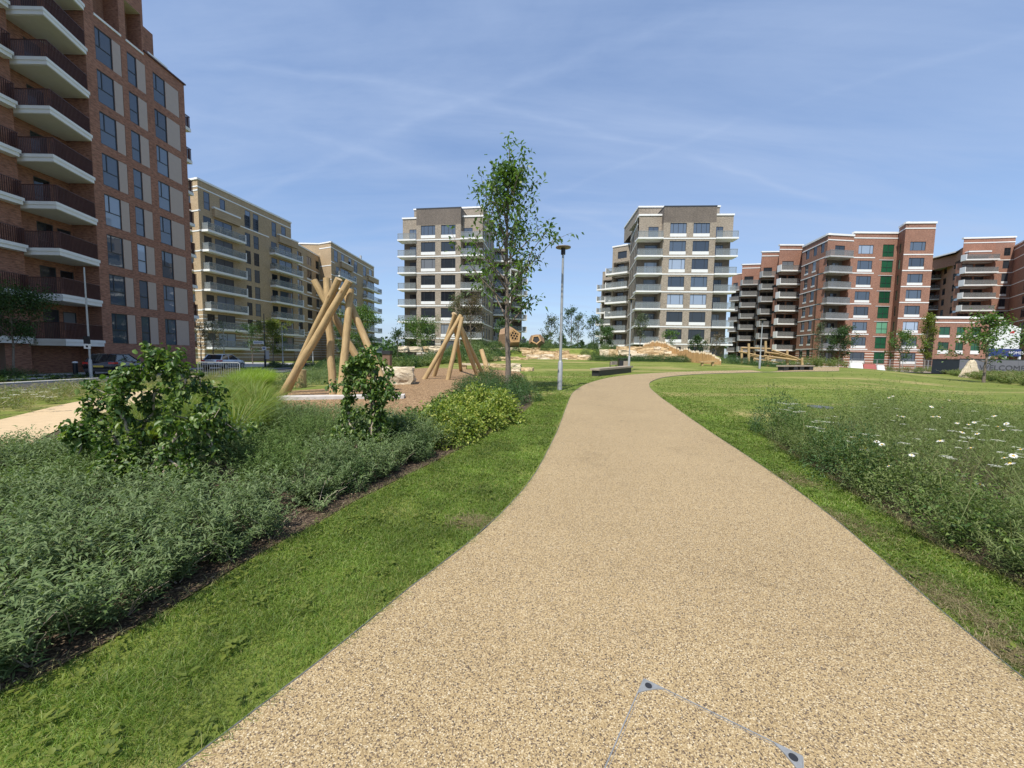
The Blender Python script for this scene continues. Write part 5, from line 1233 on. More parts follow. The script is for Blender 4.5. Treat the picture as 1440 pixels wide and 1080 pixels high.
al = R(22); x, y = Cc(162, 26.2)
car('dark blue black estate car parked beside the grey street pole', (x-.91*math.cos(al), y-.91*math.sin(al), h1(x, y)+.02), al, paintm('paint_dark', (.012, .013, .02)), plain('plate_yellow', (.55, .40, .05), .5))
al = R(8); x, y = Cc(309, 36)
car('silver grey car parked behind the steel crowd barrier', (x-.91, y, h1(x, y)+.02), al, paintm('paint_silver', (.50, .54, .60), .45), MT['sill'])
# ================================================================ person in the road works
def skinned(name, joints, edges, mat, parent, sub=2):
    me = bpy.data.meshes.new(name); me.from_pydata([j[0] for j in joints], edges, []); o = link(name, me, parent)
    md = o.modifiers.new('skin', 'SKIN')
    for i, j in enumerate(joints): me.skin_vertices[0].data[i].radius = (j[1], j[1] if len(j) < 3 else j[2])
    me.skin_vertices[0].data[0].use_root = True
    s = o.modifiers.new('sub', 'SUBSURF'); s.levels = s.render_levels = sub; me.materials.append(mat); return o
px, Y = 428, 46; x, y = Cc(px, Y)
pe = thing('person', 'kneeling worker in an orange jacket and white helmet by the roadside', 'person', (x, y, h1(x, y)))
zt_ = W(428, 504, Y).z-h1(x, y); k = zt_/1.25
J = [((0, 0, .50*k), .15), ((0, -.06, .72*k), .15, .12), ((0, -.12, .92*k), .17, .12), ((0, -.16, 1.0*k), .06), ((0, -.2, 1.12*k), .085, .1), ((0, -.2, 1.2*k), .075),
     ((.19, -.12, .93*k), .07), ((.27, -.3, .72*k), .05), ((.16, -.5, .58*k), .04), ((-.19, -.12, .93*k), .07), ((-.27, -.3, .72*k), .05), ((-.14, -.5, .56*k), .04),
     ((.12, 0, .45*k), .10), ((.16, -.38, .40*k), .075), ((.16, -.36, .05), .055), ((.16, -.5, .03), .045), ((-.12, 0, .45*k), .10), ((-.15, -.30, .10), .075), ((-.15, .14, .07), .055), ((-.15, .26, .05), .045)]
Ed = [(0, 1), (1, 2), (2, 3), (3, 4), (4, 5), (2, 6), (6, 7), (7, 8), (2, 9), (9, 10), (10, 11), (0, 12), (12, 13), (13, 14), (14, 15), (0, 16), (16, 17), (17, 18), (18, 19)]
skinned('body', J, Ed, plain('skin', (.45, .27, .19), .6), pe)
Jk = [((0, 0, .50*k), .17), ((0, -.06, .72*k), .18, .15), ((0, -.12, .94*k), .19, .14), ((.2, -.12, .94*k), .09), ((.28, -.3, .72*k), .07), ((.18, -.47, .6*k), .055), ((-.2, -.12, .94*k), .09), ((-.28, -.3, .72*k), .07), ((-.16, -.47, .58*k), .055)]
skinned('jacket', Jk, [(0, 1), (1, 2), (2, 3), (3, 4), (4, 5), (2, 6), (6, 7), (7, 8)], plain('hi_vis_orange', (.75, .17, .02), .7), pe)
Jt = [((0, 0, .47*k), .15), ((.12, 0, .45*k), .12), ((.16, -.38, .40*k), .09), ((.16, -.36, .09), .07), ((-.12, 0, .45*k), .12), ((-.15, -.30, .11), .09), ((-.15, .12, .08), .07)]
skinned('trousers', Jt, [(0, 1), (1, 2), (2, 3), (0, 4), (4, 5), (5, 6)], plain('trousers_navy', (.03, .035, .06), .8), pe)
mb = MB(); n = 14; c0 = Vector((x, y-.2, pe.location.z+1.17*k))
mb.tube([c0+Vector((0, 0, -.01)), c0+Vector((0, 0, .0)), c0+Vector((0, 0, .05)), c0+Vector((0, 0, .10)), c0+Vector((0, 0, .13))], [.15, .125, .118, .08, .02], n); mb.build('helmet', MT['sill'], pe)

# ================================================================ foliage materials
MT['bark_grey'] = plain('tree_bark', (.17, .135, .105), .9, var=.35, scale=14, bmp=.6)
MT['stem'] = plain('pale_stem', (.34, .28, .21), .8, var=.25, scale=20)
MT['leaf_tree'] = leafmat('tree_leaves', [(.045, .095, .022), (.075, .15, .03), (.135, .215, .042), (.06, .115, .036)], .38, .42, .5)
MT['leaf_dark'] = leafmat('dark_leaves', [(.030, .060, .020), (.045, .090, .028), (.07, .12, .035)], .25)
MT['leaf_grey'] = leafmat('grey_green_leaves', [(.075, .10, .055), (.10, .13, .07), (.14, .165, .10)], .25)
MT['leaf_bronze'] = leafmat('bronze_leaves', [(.13, .085, .06), (.10, .10, .05), (.17, .12, .085)], .25)
MT['leaf_lime'] = leafmat('lime_leaves', [(.13, .17, .03), (.18, .21, .035), (.10, .14, .03)], .35)
MT['leaf_hazel'] = leafmat('hazel_leaves', [(.03, .07, .016), (.06, .12, .022), (.12, .195, .04), (.22, .28, .075)], .28, .45, .4)
MT['leaf_sage'] = leafmat('narrow_sage_leaves', [(.085, .13, .052), (.13, .18, .075), (.19, .24, .115), (.10, .16, .045)], .25, .7, .15)
MT['leaf_yellow'] = leafmat('yellow_green_leaves', [(.09, .155, .024), (.17, .24, .036), (.28, .33, .055), (.42, .43, .11), (.10, .17, .03), (.22, .28, .045)], .3)
MT['leaf_shrub'] = leafmat('shrub_leaves', [(.045, .085, .03), (.06, .12, .035), (.09, .15, .05)], .25)
MT['grass_fount'] = leafmat('fountain_grass', [(.13, .20, .03), (.19, .25, .045), (.10, .16, .03), (.30, .28, .09)], .35)
MT['grass_lime'] = leafmat('lime_grass', [(.17, .26, .025), (.22, .31, .035), (.14, .22, .03)], .35)
MT['grass'] = leafmat('lawn_blades', [(.085, .16, .02), (.12, .20, .026), (.17, .25, .036), (.22, .285, .06), (.10, .175, .022), (.30, .29, .11)], .35, .5, .3, 1.3, .75)
MT['meadow'] = leafmat('meadow_leaves', [(.10, .14, .05), (.15, .19, .07), (.21, .245, .10), (.12, .18, .045)], .3, .7, .15)
MT['straw'] = leafmat('straw_grass', [(.22, .19, .09), (.16, .17, .06), (.28, .24, .12)], .3)
MT['petal'] = plain('white_petals', (.80, .80, .76), .6, var=.03); MT['yolk'] = plain('yellow_disc', (.62, .38, .03), .7)
MT['umbel'] = leafmat('cream_umbels', [(.55, .55, .45), (.65, .64, .55)], .2)
MT['leaf_fine'] = leafmat('fine_green_leaves', [(.07, .125, .03), (.11, .17, .05), (.16, .21, .07)], .25, .7, .15)
UP = np.array([0, 0, 1.])
def rdir(n, zlo=-.2, zhi=1):
    az = rng.uniform(0, 2*np.pi, n); z = rng.uniform(zlo, zhi, n); r = np.sqrt(np.maximum(0, 1-z*z)); return np.stack([r*np.cos(az), r*np.sin(az), z], 1)

def Gin(px, py, hh, poly):
    """the highest point not above hh on the sight line that stands over the planted ground"""
    while hh > .2:
        p = Gh(px, py, hh)
        if inpoly(np.array([p.x]), np.array([p.y]), poly)[0] and edge_dist(np.array([p.x]), np.array([p.y]), poly+poly[:1])[0] > .15: return p
        hh -= .04
    return None
def Gh(px, py, hh):
    """point where the sight line meets the plane hh above the ground"""
    d = ray(px, py); z = hh
    for _ in range(30):
        t = (z-CZ)/d.z if d.z < -1e-4 else 60
        x, y = d.x*t, d.y*t; z = .5*z+.5*(h1(x, y)+hh)
    return Vector((x, y, h1(x, y)+hh))
# ---------------------------------------------------------------- trees
def tree_meshes(seed, Hh, cb, rad, nprim, nleaf, LL, LW, mat, tr, shape='oval', up=50, sec=4, droop=.35, broad=False, twist=.0, spread=.22, bark='bark_grey'):
    rr = np.random.default_rng(seed); mb = MB(); L_ = LM()
    wob = rr.uniform(-.012, .012, (9, 2))*Hh; wob[0] = 0; wob = np.cumsum(wob, 0)*.6
    tz = np.linspace(0, Hh*.96, 9)
    tp = [Vector((wob[i, 0], wob[i, 1], tz[i]-(.15 if i == 0 else 0))) for i in range(9)]
    mb.tube(tp, [tr*(1.25 if i == 0 else 1)*(1-.88*(i/8)**1.1) for i in range(9)], 10)
    def at(z): i = np.interp(z, tz, np.arange(9)); a = int(min(7, i)); return tp[a].lerp(tp[a+1], i-a)
    P, D = [], []
    for k in range(nprim):
        t = (k+.5)/nprim; z = cb+(Hh*.93-cb)*t**.95; az = k*2.39996+rr.uniform(-.4, .4)
        prof = {'oval': math.sin(math.pi*(.13+.82*t))**.8, 'low': .16+.84*math.sin(math.pi*min(1, .22+.80*t**.85))**.9, 'cone': (1-t)**.75*1.02+.05, 'column': .55+.45*math.sin(math.pi*t), 'ball': math.sin(math.pi*(.08+.84*t))**.6}[shape]
        ln = rad*prof*rr.uniform(.72, 1.12); el = R(up+rr.uniform(-14, 14)+14*t)
        d = Vector((math.cos(az)*math.cos(el), math.sin(az)*math.cos(el), math.sin(el))); b0 = at(z*.92)
        ll = min(ln*1.35, ln/max(.45, math.cos(el)), (Hh*1.0-z*.92)/(math.sin(el)+.1)*rr.uniform(.75, 1)); side = Vector((-math.sin(az), math.cos(az), 0))
        pts = [b0+d*ll*s+Vector((0, 0, 1))*(ll*.10*s*s)+side*(rr.uniform(-.06, .06)*ll*s) for s in (0, .25, .5, .75, 1)]
        r0_ = tr*.42*(1-.6*t); mb.tube(pts, [r0_, r0_*.75, r0_*.52, r0_*.34, r0_*.15], 5, cap=False)
        for s in np.linspace(.35, 1, 5): P.append(pts[int(round(s*4))]); D.append(d)
        for q in range(sec):
            s = rr.uniform(.25, .95); i = int(min(3, s*4)); p0_ = pts[i].lerp(pts[i+1], s*4-i)
            d2 = (d+Vector(tuple(rr.normal(0, .55, 3)))).normalized(); l2 = ll*rr.uniform(.22, .42)
            q_ = [p0_, p0_+d2*l2*.5+Vector((0, 0, l2*.05)), p0_+d2*l2]
            mb.tube(q_, [r0_*.3, r0_*.2, r0_*.08], 4, cap=False)
            for a1 in (.3, .5, .7, .85, 1): P.append(p0_.lerp(q_[2], a1)); D.append(d2)
    for z in np.repeat(np.linspace(Hh*.78, Hh*.985, 10), 3 if nprim > 30 else 1): P.append(at(min(z, Hh*.96))+Vector((0, 0, max(0, z-Hh*.96)))); D.append(Vector((0, 0, 1)))
    P = np.array([tuple(p) for p in P]); D = np.array([tuple(p) for p in D]); idx = rr.integers(0, len(P), nleaf)
    pp = P[idx]+rr.normal(0, 1, (nleaf, 3))*rad*spread*np.array([.5, .5, .45]); dd = nrm(D[idx]*.5+rr.normal(0, .7, (nleaf, 3))-UP*droop); nn_ = nrm(rr.normal(0, .55, (nleaf, 3))+UP)
    L_.leaves(pp, dd, nn_, LL*rr.uniform(.65, 1.15, nleaf), LW*rr.uniform(.7, 1.15, nleaf), .15, .3, broad)
    return mb.mesh('trunk', [MT[bark]]), L_.mesh('crown', MT[mat])
def put_tree(meshes, name, label, cat, loc, rz=0, sc=1, group=None):
    t = thing(name, label, cat, loc, group, rz); t.scale = (sc, sc, sc); link('trunk', meshes[0], t); link('crown', meshes[1], t); return t
def at_px(px, Y): x, y = Cc(px, Y); return (x, y, h1(x, y)-.03)
def hgt(px, topy, Y): return W(px, topy, Y).z-h1(*Cc(px, Y))
b = G(714, 553); Hc = W(716, 190, b.y).z-b.z
put_tree(tree_meshes(5, Hc, Hc*.28, 1.85, 32, 3200, .20, .095, 'leaf_tree', .105, 'low', 44, 6, .55, spread=.15), 'deciduous_tree', 'tall slender young tree with a loose leafy crown rising from the dark shrubs', 'tree', b)
specs = [  # px, depth, top px, crown radius px, material, shape, leaf count, crown base fraction, kind, label
 (18, 23.5, 408, 52, 'leaf_dark', 'ball', 2600, .38, 'small dark round tree on the verge before the dark red block'),
 (507, 66, 432, 27, 'leaf_tree', 'ball', 2200, .12, 'bushy green tree between the log tepees, before the far tan block'),
 (480, 70, 452, 14, 'leaf_shrub', 'oval', 500, .2, 'thin green tree half hidden behind the big tepee legs'),
 (384, 52, 449, 19, 'leaf_lime', 'oval', 1300, .25, 'bright yellow green street tree by the street name sign'),
 (300, 50, 448, 19, 'leaf_grey', 'oval', 260, .3, 'sparse young street tree before the tan block, above the silver car'),
 (283, 46, 452, 16, 'leaf_bronze', 'oval', 160, .35, 'thin bare looking sapling beside the dark red block corner'),
 (355, 56, 455, 16, 'leaf_shrub', 'oval', 350, .3, 'small thin tree left of the street name board'),
 (593, 56, 449, 32, 'leaf_tree', 'ball', 1500, .18, 'spreading light green tree at the foot of the left tower'),
 (560, 62, 462, 16, 'leaf_dark', 'oval', 500, .15, 'small dark tree at the left corner of the left tower'),
 (642, 57, 412, 17, 'leaf_shrub', 'column', 480, .2, 'narrow grey green tree before the left tower windows'),
 (662, 54, 415, 29, 'leaf_bronze', 'oval', 1100, .2, 'bronze leaved sparse tree left of the tall tree trunk'),
 (706, 62, 446, 14, 'leaf_shrub', 'oval', 500, .1, 'green bush tree behind the larger pod'),
 (774, 66, 441, 14, 'leaf_grey', 'oval', 420, .3, 'pale sparse tree on the skyline between the pods and lamp post'),
 (803, 60, 428, 14, 'leaf_dark', 'oval', 420, .28, 'taller dark tree on the skyline just right of the lamp post'),
 (812, 64, 438, 11, 'leaf_grey', 'oval', 250, .3, 'small pale tree close behind the taller dark skyline tree'),
 (834, 58, 442, 15, 'leaf_dark', 'oval', 420, .22, 'dark ragged tree left of the right tower balconies'),
 (852, 54, 461, 17, 'leaf_shrub', 'ball', 700, .1, 'bushy green tree left of the stone stack'),
 (899, 52, 441, 17, 'leaf_grey', 'column', 420, .18, 'slim grey green tree before the right tower corner'),
 (941, 56, 464, 11, 'leaf_tree', 'oval', 220, .2, 'small fresh green tree above the stone stack'),
 (979, 54, 470, 14, 'leaf_dark', 'cone', 500, .08, 'small dark conical tree behind the stake fence'),
 (1006, 60, 468, 12, 'leaf_bronze', 'oval', 160, .3, 'thin reddish sapling right of the stake fence post'),
 (1150, 66, 452, 14, 'leaf_grey', 'column', 250, .2, 'thin faint tree left of the dark green lawn edge tree'),
 (1179, 60, 460, 21, 'leaf_dark', 'ball', 1100, .25, 'dark green tree on the far lawn edge before the balcony corner'),
 (1266, 60, 463, 19, 'leaf_tree', 'oval', 750, .25, 'light airy tree before the right bay of the red block'),
 (1300, 70, 438, 15, 'leaf_lime', 'column', 900, .18, 'tall narrow olive green tree between the red block and the low wing'),
 (790, 70, 466, 12, 'leaf_shrub', 'cone', 700, .02, 'small green conifer behind the lamp post'),
 (818, 60, 478, 6, 'leaf_dark', 'cone', 250, .02, 'tiny dark conifer on the mound right of the lamp post'),
]
for i, (px, Y, ty, rp, mat, shp, nl, cbf, lab) in enumerate(specs):
    Hh = hgt(px, ty, Y); rd = rp*Y/F; lf = max(.14, 2.2*Y/F); nl = int(nl*3.2)
    put_tree(tree_meshes(100+i, Hh, Hh*cbf, rd, 14 if nl > 300 else 11, nl, lf, lf*.55, mat, max(.05, Hh*.013), shp, 40 if shp != 'column' else 62, 3, .3), 'conifer' if 'conifer' in lab else ('sapling' if 'sapling' in lab else 'deciduous_tree'), lab, 'tree', at_px(px, Y))
b = G(1383, 538); Hh = W(1384, 434, b.y).z-b.z
put_tree(tree_meshes(77, Hh, Hh*.25, 45*b.y/F, 22, 2600, .24, .13, 'leaf_tree', .1, 'cone', 20, 5, .3, spread=.16), 'deciduous_tree', 'layered green tree with a bare trunk beside the pointed standing stone', 'tree', b)
# far woodland seen through the gaps
L_ = LM(); n = 9000; x = rng.uniform(-130, 110, n); y = rng.uniform(190, 240, n); top = 6+3.5*np.sin(x*.13)+2.5*np.sin(x*.41+1)+rng.normal(0, .8, n); z = top*np.sqrt(rng.uniform(0, 1, n))
L_.leaves(np.stack([x, y, z], 1), rdir(n), rdir(n, .2), 2.6, 1.8, .1, .2); stuff(L_.build('far_woodland', MT['leaf_shrub']), 'far dark tree line seen through the gap between the towers', 'woodland')

# ---------------------------------------------------------------- sprig plants
def sprigs(L_, xs, ys, h, spread, stems, nl, LL, LW, lean=.45, zoff=0, tuft=0.0, drp=.25):
    """stems leaning out of each plant with narrow leaves set round them"""
    n = len(xs)*stems; x = np.repeat(xs, stems); y = np.repeat(ys, stems); z = H(x, y)+zoff
    az = rng.uniform(0, 2*np.pi, n); ln = lean*rng.uniform(.1, 1, n); hh = np.repeat(np.broadcast_to(h, len(xs)), stems)*rng.uniform(.6, 1.1, n)
    b0 = np.stack([x+np.cos(az)*spread*.3*rng.uniform(0, 1, n), y+np.sin(az)*spread*.3*rng.uniform(0, 1, n), z], 1)
    d = np.stack([np.cos(az)*ln, np.sin(az)*ln, np.ones(n)], 1)
    t = np.tile(np.linspace(.12+tuft*.5, 1, nl), n)+rng.uniform(-.04, .04, n*nl); bi = np.repeat(np.arange(n), nl)
    out = np.stack([np.cos(az), np.sin(az), 0*az], 1)
    P = b0[bi]+d[bi]*hh[bi, None]*t[:, None]+out[bi]*(spread*.6*t**2)[:, None]
    la = rng.uniform(0, 2*np.pi, n*nl); D = np.stack([np.cos(la), np.sin(la), rng.uniform(.1, .9, n*nl)], 1)+d[bi]*.35*t[:, None]
    L_.leaves(P, D, UP+rng.normal(0, .35, (n*nl, 3)), LL*rng.uniform(.6, 1.2, n*nl), LW*rng.uniform(.7, 1.2, n*nl), drp, .35)
    return b0, d, hh
def cam_d(x, y): return np.hypot(x, y)
def fill(poly, dens, dmin=0, dmax=1e9):
    A_ = 0
    for i in range(len(poly)): x0, y0 = poly[i]; x1, y1 = poly[(i+1) % len(poly)]; A_ += x0*y1-x1*y0
    n = max(3, int(abs(A_)/2*dens)); x, y = scatter(poly, n); return x, y
# low grey green ground cover that fills the bed on the left
GC = Gxy([(0, 965), (55, 942), (150, 898), (250, 844), (320, 804)])+Gxy([(390, 756), (440, 725), (490, 700), (552, 668), (612, 640), (650, 618), (640, 600), (600, 610), (560, 612), (500, 600), (430, 592), (395, 590), (360, 600), (330, 640), (180, 650), (60, 640), (-10, 655), (-110, 700), (-230, 770)])
GC = [(GC[0][0]-1.6, GC[0][1]-.7)]+GC+[(GC[-1][0], 1.5)]
x, y = fill(GC, 52); hz1, hz2 = G(190, 705), G(515, 640)
keep = (np.hypot(x-hz1.x, y-hz1.y) > .45) & (np.hypot(x-hz2.x, y-hz2.y) > .28)
# gaps where mulch shows, as in the photograph near the grass edge
def mounds(x, y, poly, spacing, rr0, rr1, seed):
    """dome shaped clumps: for each point its relative distance to the nearest clump centre and that clump's size"""
    r_ = np.random.default_rng(seed); cx, cy = scatter(poly, 4000); C_ = []
    for a1, b1 in zip(cx, cy):
        if all((a1-c[0])**2+(b1-c[1])**2 > spacing**2 for c in C_): C_.append((a1, b1))
    C_ = np.array(C_); rad = r_.uniform(rr0, rr1, len(C_)); d = np.hypot(x[:, None]-C_[None, :, 0], y[:, None]-C_[None, :, 1])/rad[None]; i = d.argmin(1)
    return d[np.arange(len(x)), i], rad[i], i
ed = edge_dist(x, y, BEDE); keep &= ed > .06; x, y, ed = x[keep], y[keep], ed[keep]
md_, mr_, mi_ = mounds(x, y, GC, .68, .28, .54, 5); k = md_ < 1.06+.12*rng.uniform(-1, 1, len(x)); x, y, ed, md_, mr_, mi_ = x[k], y[k], ed[k], md_[k], mr_[k], mi_[k]
hh = mr_*1.5*(.72+.75*((mi_*37) % 11)/11)*(.22+.78*np.sqrt(np.clip(1-(md_/1.2)**2, 0, 1)))*np.clip(.62+ed*.8, .62, 1.0)
L_ = LM(); hh = np.minimum(hh, .50+.16*rng.uniform(0, 1, len(hh)))*(1-.30*sst(6.5, 9, y))*(1-.35*sst(4.2, 6.0, -x)*sst(3.5, 6, y)); k2 = (mi_*7 % 10) < 3
L2 = LM(); sprigs(L2, x[k2], y[k2], hh[k2]*.9, .15, 9, 34, .055, .0085, .4, drp=.2); stuff(L2.build('fine_leaved_ground_cover', MT['leaf_fine']), 'finer greener ground cover growing in patches among the grey green kind', 'ground cover')
sprigs(L_, x[~k2], y[~k2], hh[~k2], .15, 9, 26, .08, .0125, .5, drp=.3)
stuff(L_.build('ground_cover', MT['leaf_sage']), 'grey green narrow leaved ground cover filling the bed beside the lawn strip', 'ground cover')
L_ = LM(); mb = MB()
for a1, b1 in zip(x[::3], y[::3]):
    z = h1(a1, b1)
    for k in range(3):
        an = random.uniform(0, 6.28); q = Vector((a1, b1, z)); e = q+Vector((math.cos(an)*.2, math.sin(an)*.2, random.uniform(.12, .3))); mb.tube([q, q.lerp(e, .5)+Vector((0, 0, .04)), e], [.004, .003, .002], 4, cap=False)
stuff(mb.build('twigs', MT['stem']), 'thin bare twigs under the grey green ground cover', 'twigs')
# bark mulch chips along the bed edge
xs, ys = [], []
ex, ey = fill(BED, 900); ex, ey = ex[:26000], ey[:26000]; k = (edge_dist(ex, ey, BEDE) < .75) & (cam_d(ex, ey) < 8); ex, ey = ex[k], ey[k]; L_ = LM(); n = len(ex)
D = rdir(n, -.15, .35); L_.leaves(np.stack([ex, ey, H(ex, ey)+.02+rng.uniform(0, .02, n)], 1), D, UP+rng.normal(0, .5, (n, 3)), rng.uniform(.012, .05, n), rng.uniform(.005, .015, n), 0, .1)
stuff(L_.build('mulch_chips', leafmat('mulch_chips', [(.05, .032, .022), (.13, .085, .055), (.22, .15, .10), (.40, .31, .22)], 0, .9, .2)), 'loose bark mulch along the edge of the shrub bed', 'mulch')

# ---------------------------------------------------------------- corkscrew hazels
def hazel(label, base, Hh, stems_, nleaf, LL, seed):
    rr = np.random.default_rng(seed); t = thing('twisted_hazel', label, 'shrub', base); mb = MB(); P = []
    for pts in stems_:
        c = smooth_line([(p[0], p[1]) for p in pts], 10) if False else None
        v = [Vector(p) for p in pts]; full = []
        for i in range(len(v)-1):
            for s in np.linspace(0, 1, 5)[:-1]: full.append(v[i].lerp(v[i+1], s)+Vector(tuple(rr.normal(0, .018, 3))))
        full.append(v[-1]); n = len(full); r0_ = .022
        mb.tube(full, [r0_*(1-.75*i/(n-1)) for i in range(n)], 6)
        for i in range(3, n):
            P.append(full[i])
            if rr.random() < .75:
                dd = Vector(tuple(rr.normal(0, 1, 3))).normalized(); ln = rr.uniform(.1, .28)*Hh/1.6; a1 = full[i]+dd*ln*.5+Vector(tuple(rr.normal(0, .03, 3))); b1 = full[i]+dd*ln
                mb.tube([full[i], a1, b1], [.007, .005, .003], 4, cap=False); P += [a1, b1, b1]
    P = np.array([tuple(p) for p in P]); idx = rr.integers(0, len(P), nleaf); pp = P[idx]+rr.normal(0, .038*Hh/1.6, (nleaf, 3))
    dd = nrm(rr.normal(0, .8, (nleaf, 3))+np.array([0, 0, -.35])); nn_ = nrm(rr.normal(0, .6, (nleaf, 3))+UP*.9)
    L_ = LM(); L_.leaves(pp+np.array(base), dd, nn_, LL*rr.uniform(.55, 1.2, nleaf), LL*.8*rr.uniform(.6, 1.15, nleaf), .3, .5, True)
    bm_ = MB(); link('stems', mb.mesh('stems', [MT['stem']]), t); L_.build('foliage', MT['leaf_hazel'], t); return t
b = G(205, 690); s = b.y/F; 
def hp(px, py, dy=0): p = W(px, py, b.y+dy); return tuple(p-b)
hazel('large twisted hazel with crumpled dark leaves in the left foreground bed', b, 1.6, [
    [hp(205, 690), hp(190, 630), hp(165, 580), hp(175, 545), hp(200, 522, .1), hp(235, 512, .1)],
    [hp(207, 690), hp(230, 620, .1), hp(245, 570), hp(262, 535), hp(240, 508), hp(215, 505)],
    [hp(204, 690), hp(170, 650, -.1), hp(140, 620, -.1), hp(120, 600), hp(110, 640, -.1)],
    [hp(206, 690), hp(240, 650, .1), hp(280, 600, .1), hp(310, 580, .1), hp(318, 612, 0)],
    [hp(205, 690), hp(200, 610, .2), hp(225, 550, .2), hp(275, 530, .2), hp(292, 552, .2)],
    [hp(205, 690), hp(160, 660, -.25), hp(150, 650, -.35), hp(130, 672, -.45)],
    [hp(205, 690), hp(215, 660, -.25), hp(240, 645, -.35), hp(262, 668, -.4)],
    [hp(205, 690), hp(150, 600, .25), hp(125, 585, .3), hp(150, 560, .3), hp(185, 540, .2)],
    [hp(205, 690), hp(255, 610, -.15), hp(285, 590, -.2), hp(300, 640, -.2)]], 6200, .06, 3)
b = G(510, 645)
hazel('smaller twisted hazel arching over itself in front of the big log tepee', b, 1.5, [
    [hp(510, 645), hp(497, 610), hp(489, 580), hp(488, 550), hp(496, 525), hp(510, 510), hp(524, 510)],
    [hp(512, 645), hp(521, 610), hp(527, 575), hp(516, 545), hp(504, 530), hp(511, 512)],
    [hp(511, 645), hp(531, 600, .1), hp(538, 570), hp(531, 535), hp(519, 508)],
    [hp(513, 645), hp(523, 630, -.1), hp(531, 622, -.1), hp(528, 640, -.15)],
    [hp(509, 645), hp(489, 625, -.1), hp(479, 610), hp(473, 628)],
    [hp(513, 645), hp(523, 560, .1), hp(541, 535), hp(547, 552)]], 4300, .06, 4)

# ---------------------------------------------------------------- fountain grass clumps, individual plants
def grass_clump(seed, n, h, wd, mat, bend=.5):
    L_ = LM(); rr = np.random.default_rng(seed); az = rr.uniform(0, 6.283, n); r = np.sqrt(rr.uniform(0, 1, n))*.09; ln = rr.uniform(.05, .55, n)
    P = np.stack([np.cos(az)*r, np.sin(az)*r, 0*az], 1); D = nrm(np.stack([np.cos(az)*ln, np.sin(az)*ln, np.ones(n)], 1)); hl = h*rr.uniform(.6, 1.15, n)
    S = np.stack([-np.sin(az), np.cos(az), 0*az], 1); out = np.stack([np.cos(az), np.sin(az), 0*az], 1); v = []
    ks = (0, .35, .65, .88, 1.05); wv = (1, .9, .7, .45, .05)
    for k, w_ in zip(ks, wv):
        c = P+D*(hl*k)[:, None]+out*(hl*bend*k**2.6)[:, None]-UP*(hl*.42*bend*2*k**3.4)[:, None]*ln[:, None]; v += [c-S*wd*w_/2, c+S*wd*w_/2]
    v = np.stack(v, 1).reshape(-1, 3); i = (np.arange(n)*10)[:, None]; q = np.concatenate([i+np.array([[a1, a1+1, a1+3, a1+2]]) for a1 in (0, 2, 4, 6)]); L_.add(v, q); return L_.mesh('grass_clump', MT[mat])
gm = [grass_clump(20+i, 520, .68, .012, 'grass_fount', .55) for i in range(3)]; gl = [grass_clump(30+i, 560, .62, .013, 'grass_lime', .45) for i in range(2)]
def clumps(poly, n, meshes, label, group, sc=(.8, 1.2), md=.34):
    x, y = scatter(poly, n*30); got = []
    for a1, b1 in zip(x, y):
        if all((a1-c[0])**2+(b1-c[1])**2 > md*md for c in got): got.append((a1, b1))
        if len(got) >= n: break
    for i, (a1, b1) in enumerate(got):
        o = link('grass_clump', meshes[i % len(meshes)], None, (a1, b1, h1(a1, b1)), random.uniform(0, 6.28)); s = random.uniform(*sc); o.scale = (s, s, s); tag(o, label, 'grass clump', group)
clumps(Gxy([(270, 600), (330, 640), (362, 612), (372, 590), (362, 572), (340, 562), (300, 566), (235, 590)]), 42, gm, 'arching yellow green fountain grass between the large hazel and the concrete edge', 'fountain grass clumps')
clumps(Gxy([(175, 640), (265, 625), (255, 600), (180, 615)]), 8, gm, 'fountain grass showing through the branches of the large hazel', 'fountain grass under the hazel')
clumps(Gxy([(330, 562), (368, 552), (384, 540), (350, 535), (338, 545)]), 30, gl, 'bright lime grass clump by the side path, behind the foot of the tepee', 'lime grass clumps', (.9, 1.3), .5)

# ---------------------------------------------------------------- shrubs
def shrub_mesh(seed, nleaf, rx, h, LL, LW, mat, broad=False, stems=True):
    rr = np.random.default_rng(seed); L_ = LM(); d = nrm(rr.normal(0, 1, (nleaf, 3))); d[:, 2] = np.abs(d[:, 2]); r = rr.uniform(.35, 1, nleaf)**.45
    lump = np.array([1+.42*noise.noise(Vector(tuple(q*2.6+seed))) for q in d]); P = d*(r*lump)[:, None]*np.array([rx, rx, h])
    L_.leaves(P, nrm(d*.7+rr.normal(0, .6, (nleaf, 3))), nrm(d*.5+UP+rr.normal(0, .4, (nleaf, 3))), LL*rr.uniform(.6, 1.2, nleaf), LW*rr.uniform(.7, 1.2, nleaf), .2, .35, broad)
    return L_.mesh('shrub', MT[mat])
def shrubs(poly, n, meshes, label, group, sc=(.8, 1.2), md=.5, name='shrub', cat='shrub', zs=1.0):
    x, y = scatter(poly, n*30); got = []
    for a1, b1 in zip(x, y):
        if all((a1-c[0])**2+(b1-c[1])**2 > md*md for c in got): got.append((a1, b1))
        if len(got) >= n: break
    for i, (a1, b1) in enumerate(got):
        o = link(name, meshes[i % len(meshes)], None, (a1, b1, h1(a1, b1)-.02), random.uniform(0, 6.28)); s = random.uniform(*sc); o.scale = (s, s, s*zs*random.uniform(.85, 1.15)); tag(o, label, cat, group)
    return got
ye = [shrub_mesh(40+i, 1700, .46, .62, .075, .04, 'leaf_yellow') for i in range(3)]
shrubs(Gxy([(640, 632), (668, 612), (702, 594), (722, 578), (700, 572), (660, 582), (625, 598), (606, 618), (620, 640)]), 20, ye, 'yellow green leafy shrub along the lawn strip below the tall tree', 'yellow green shrubs by the lawn strip', (.6, 1.2), .34)
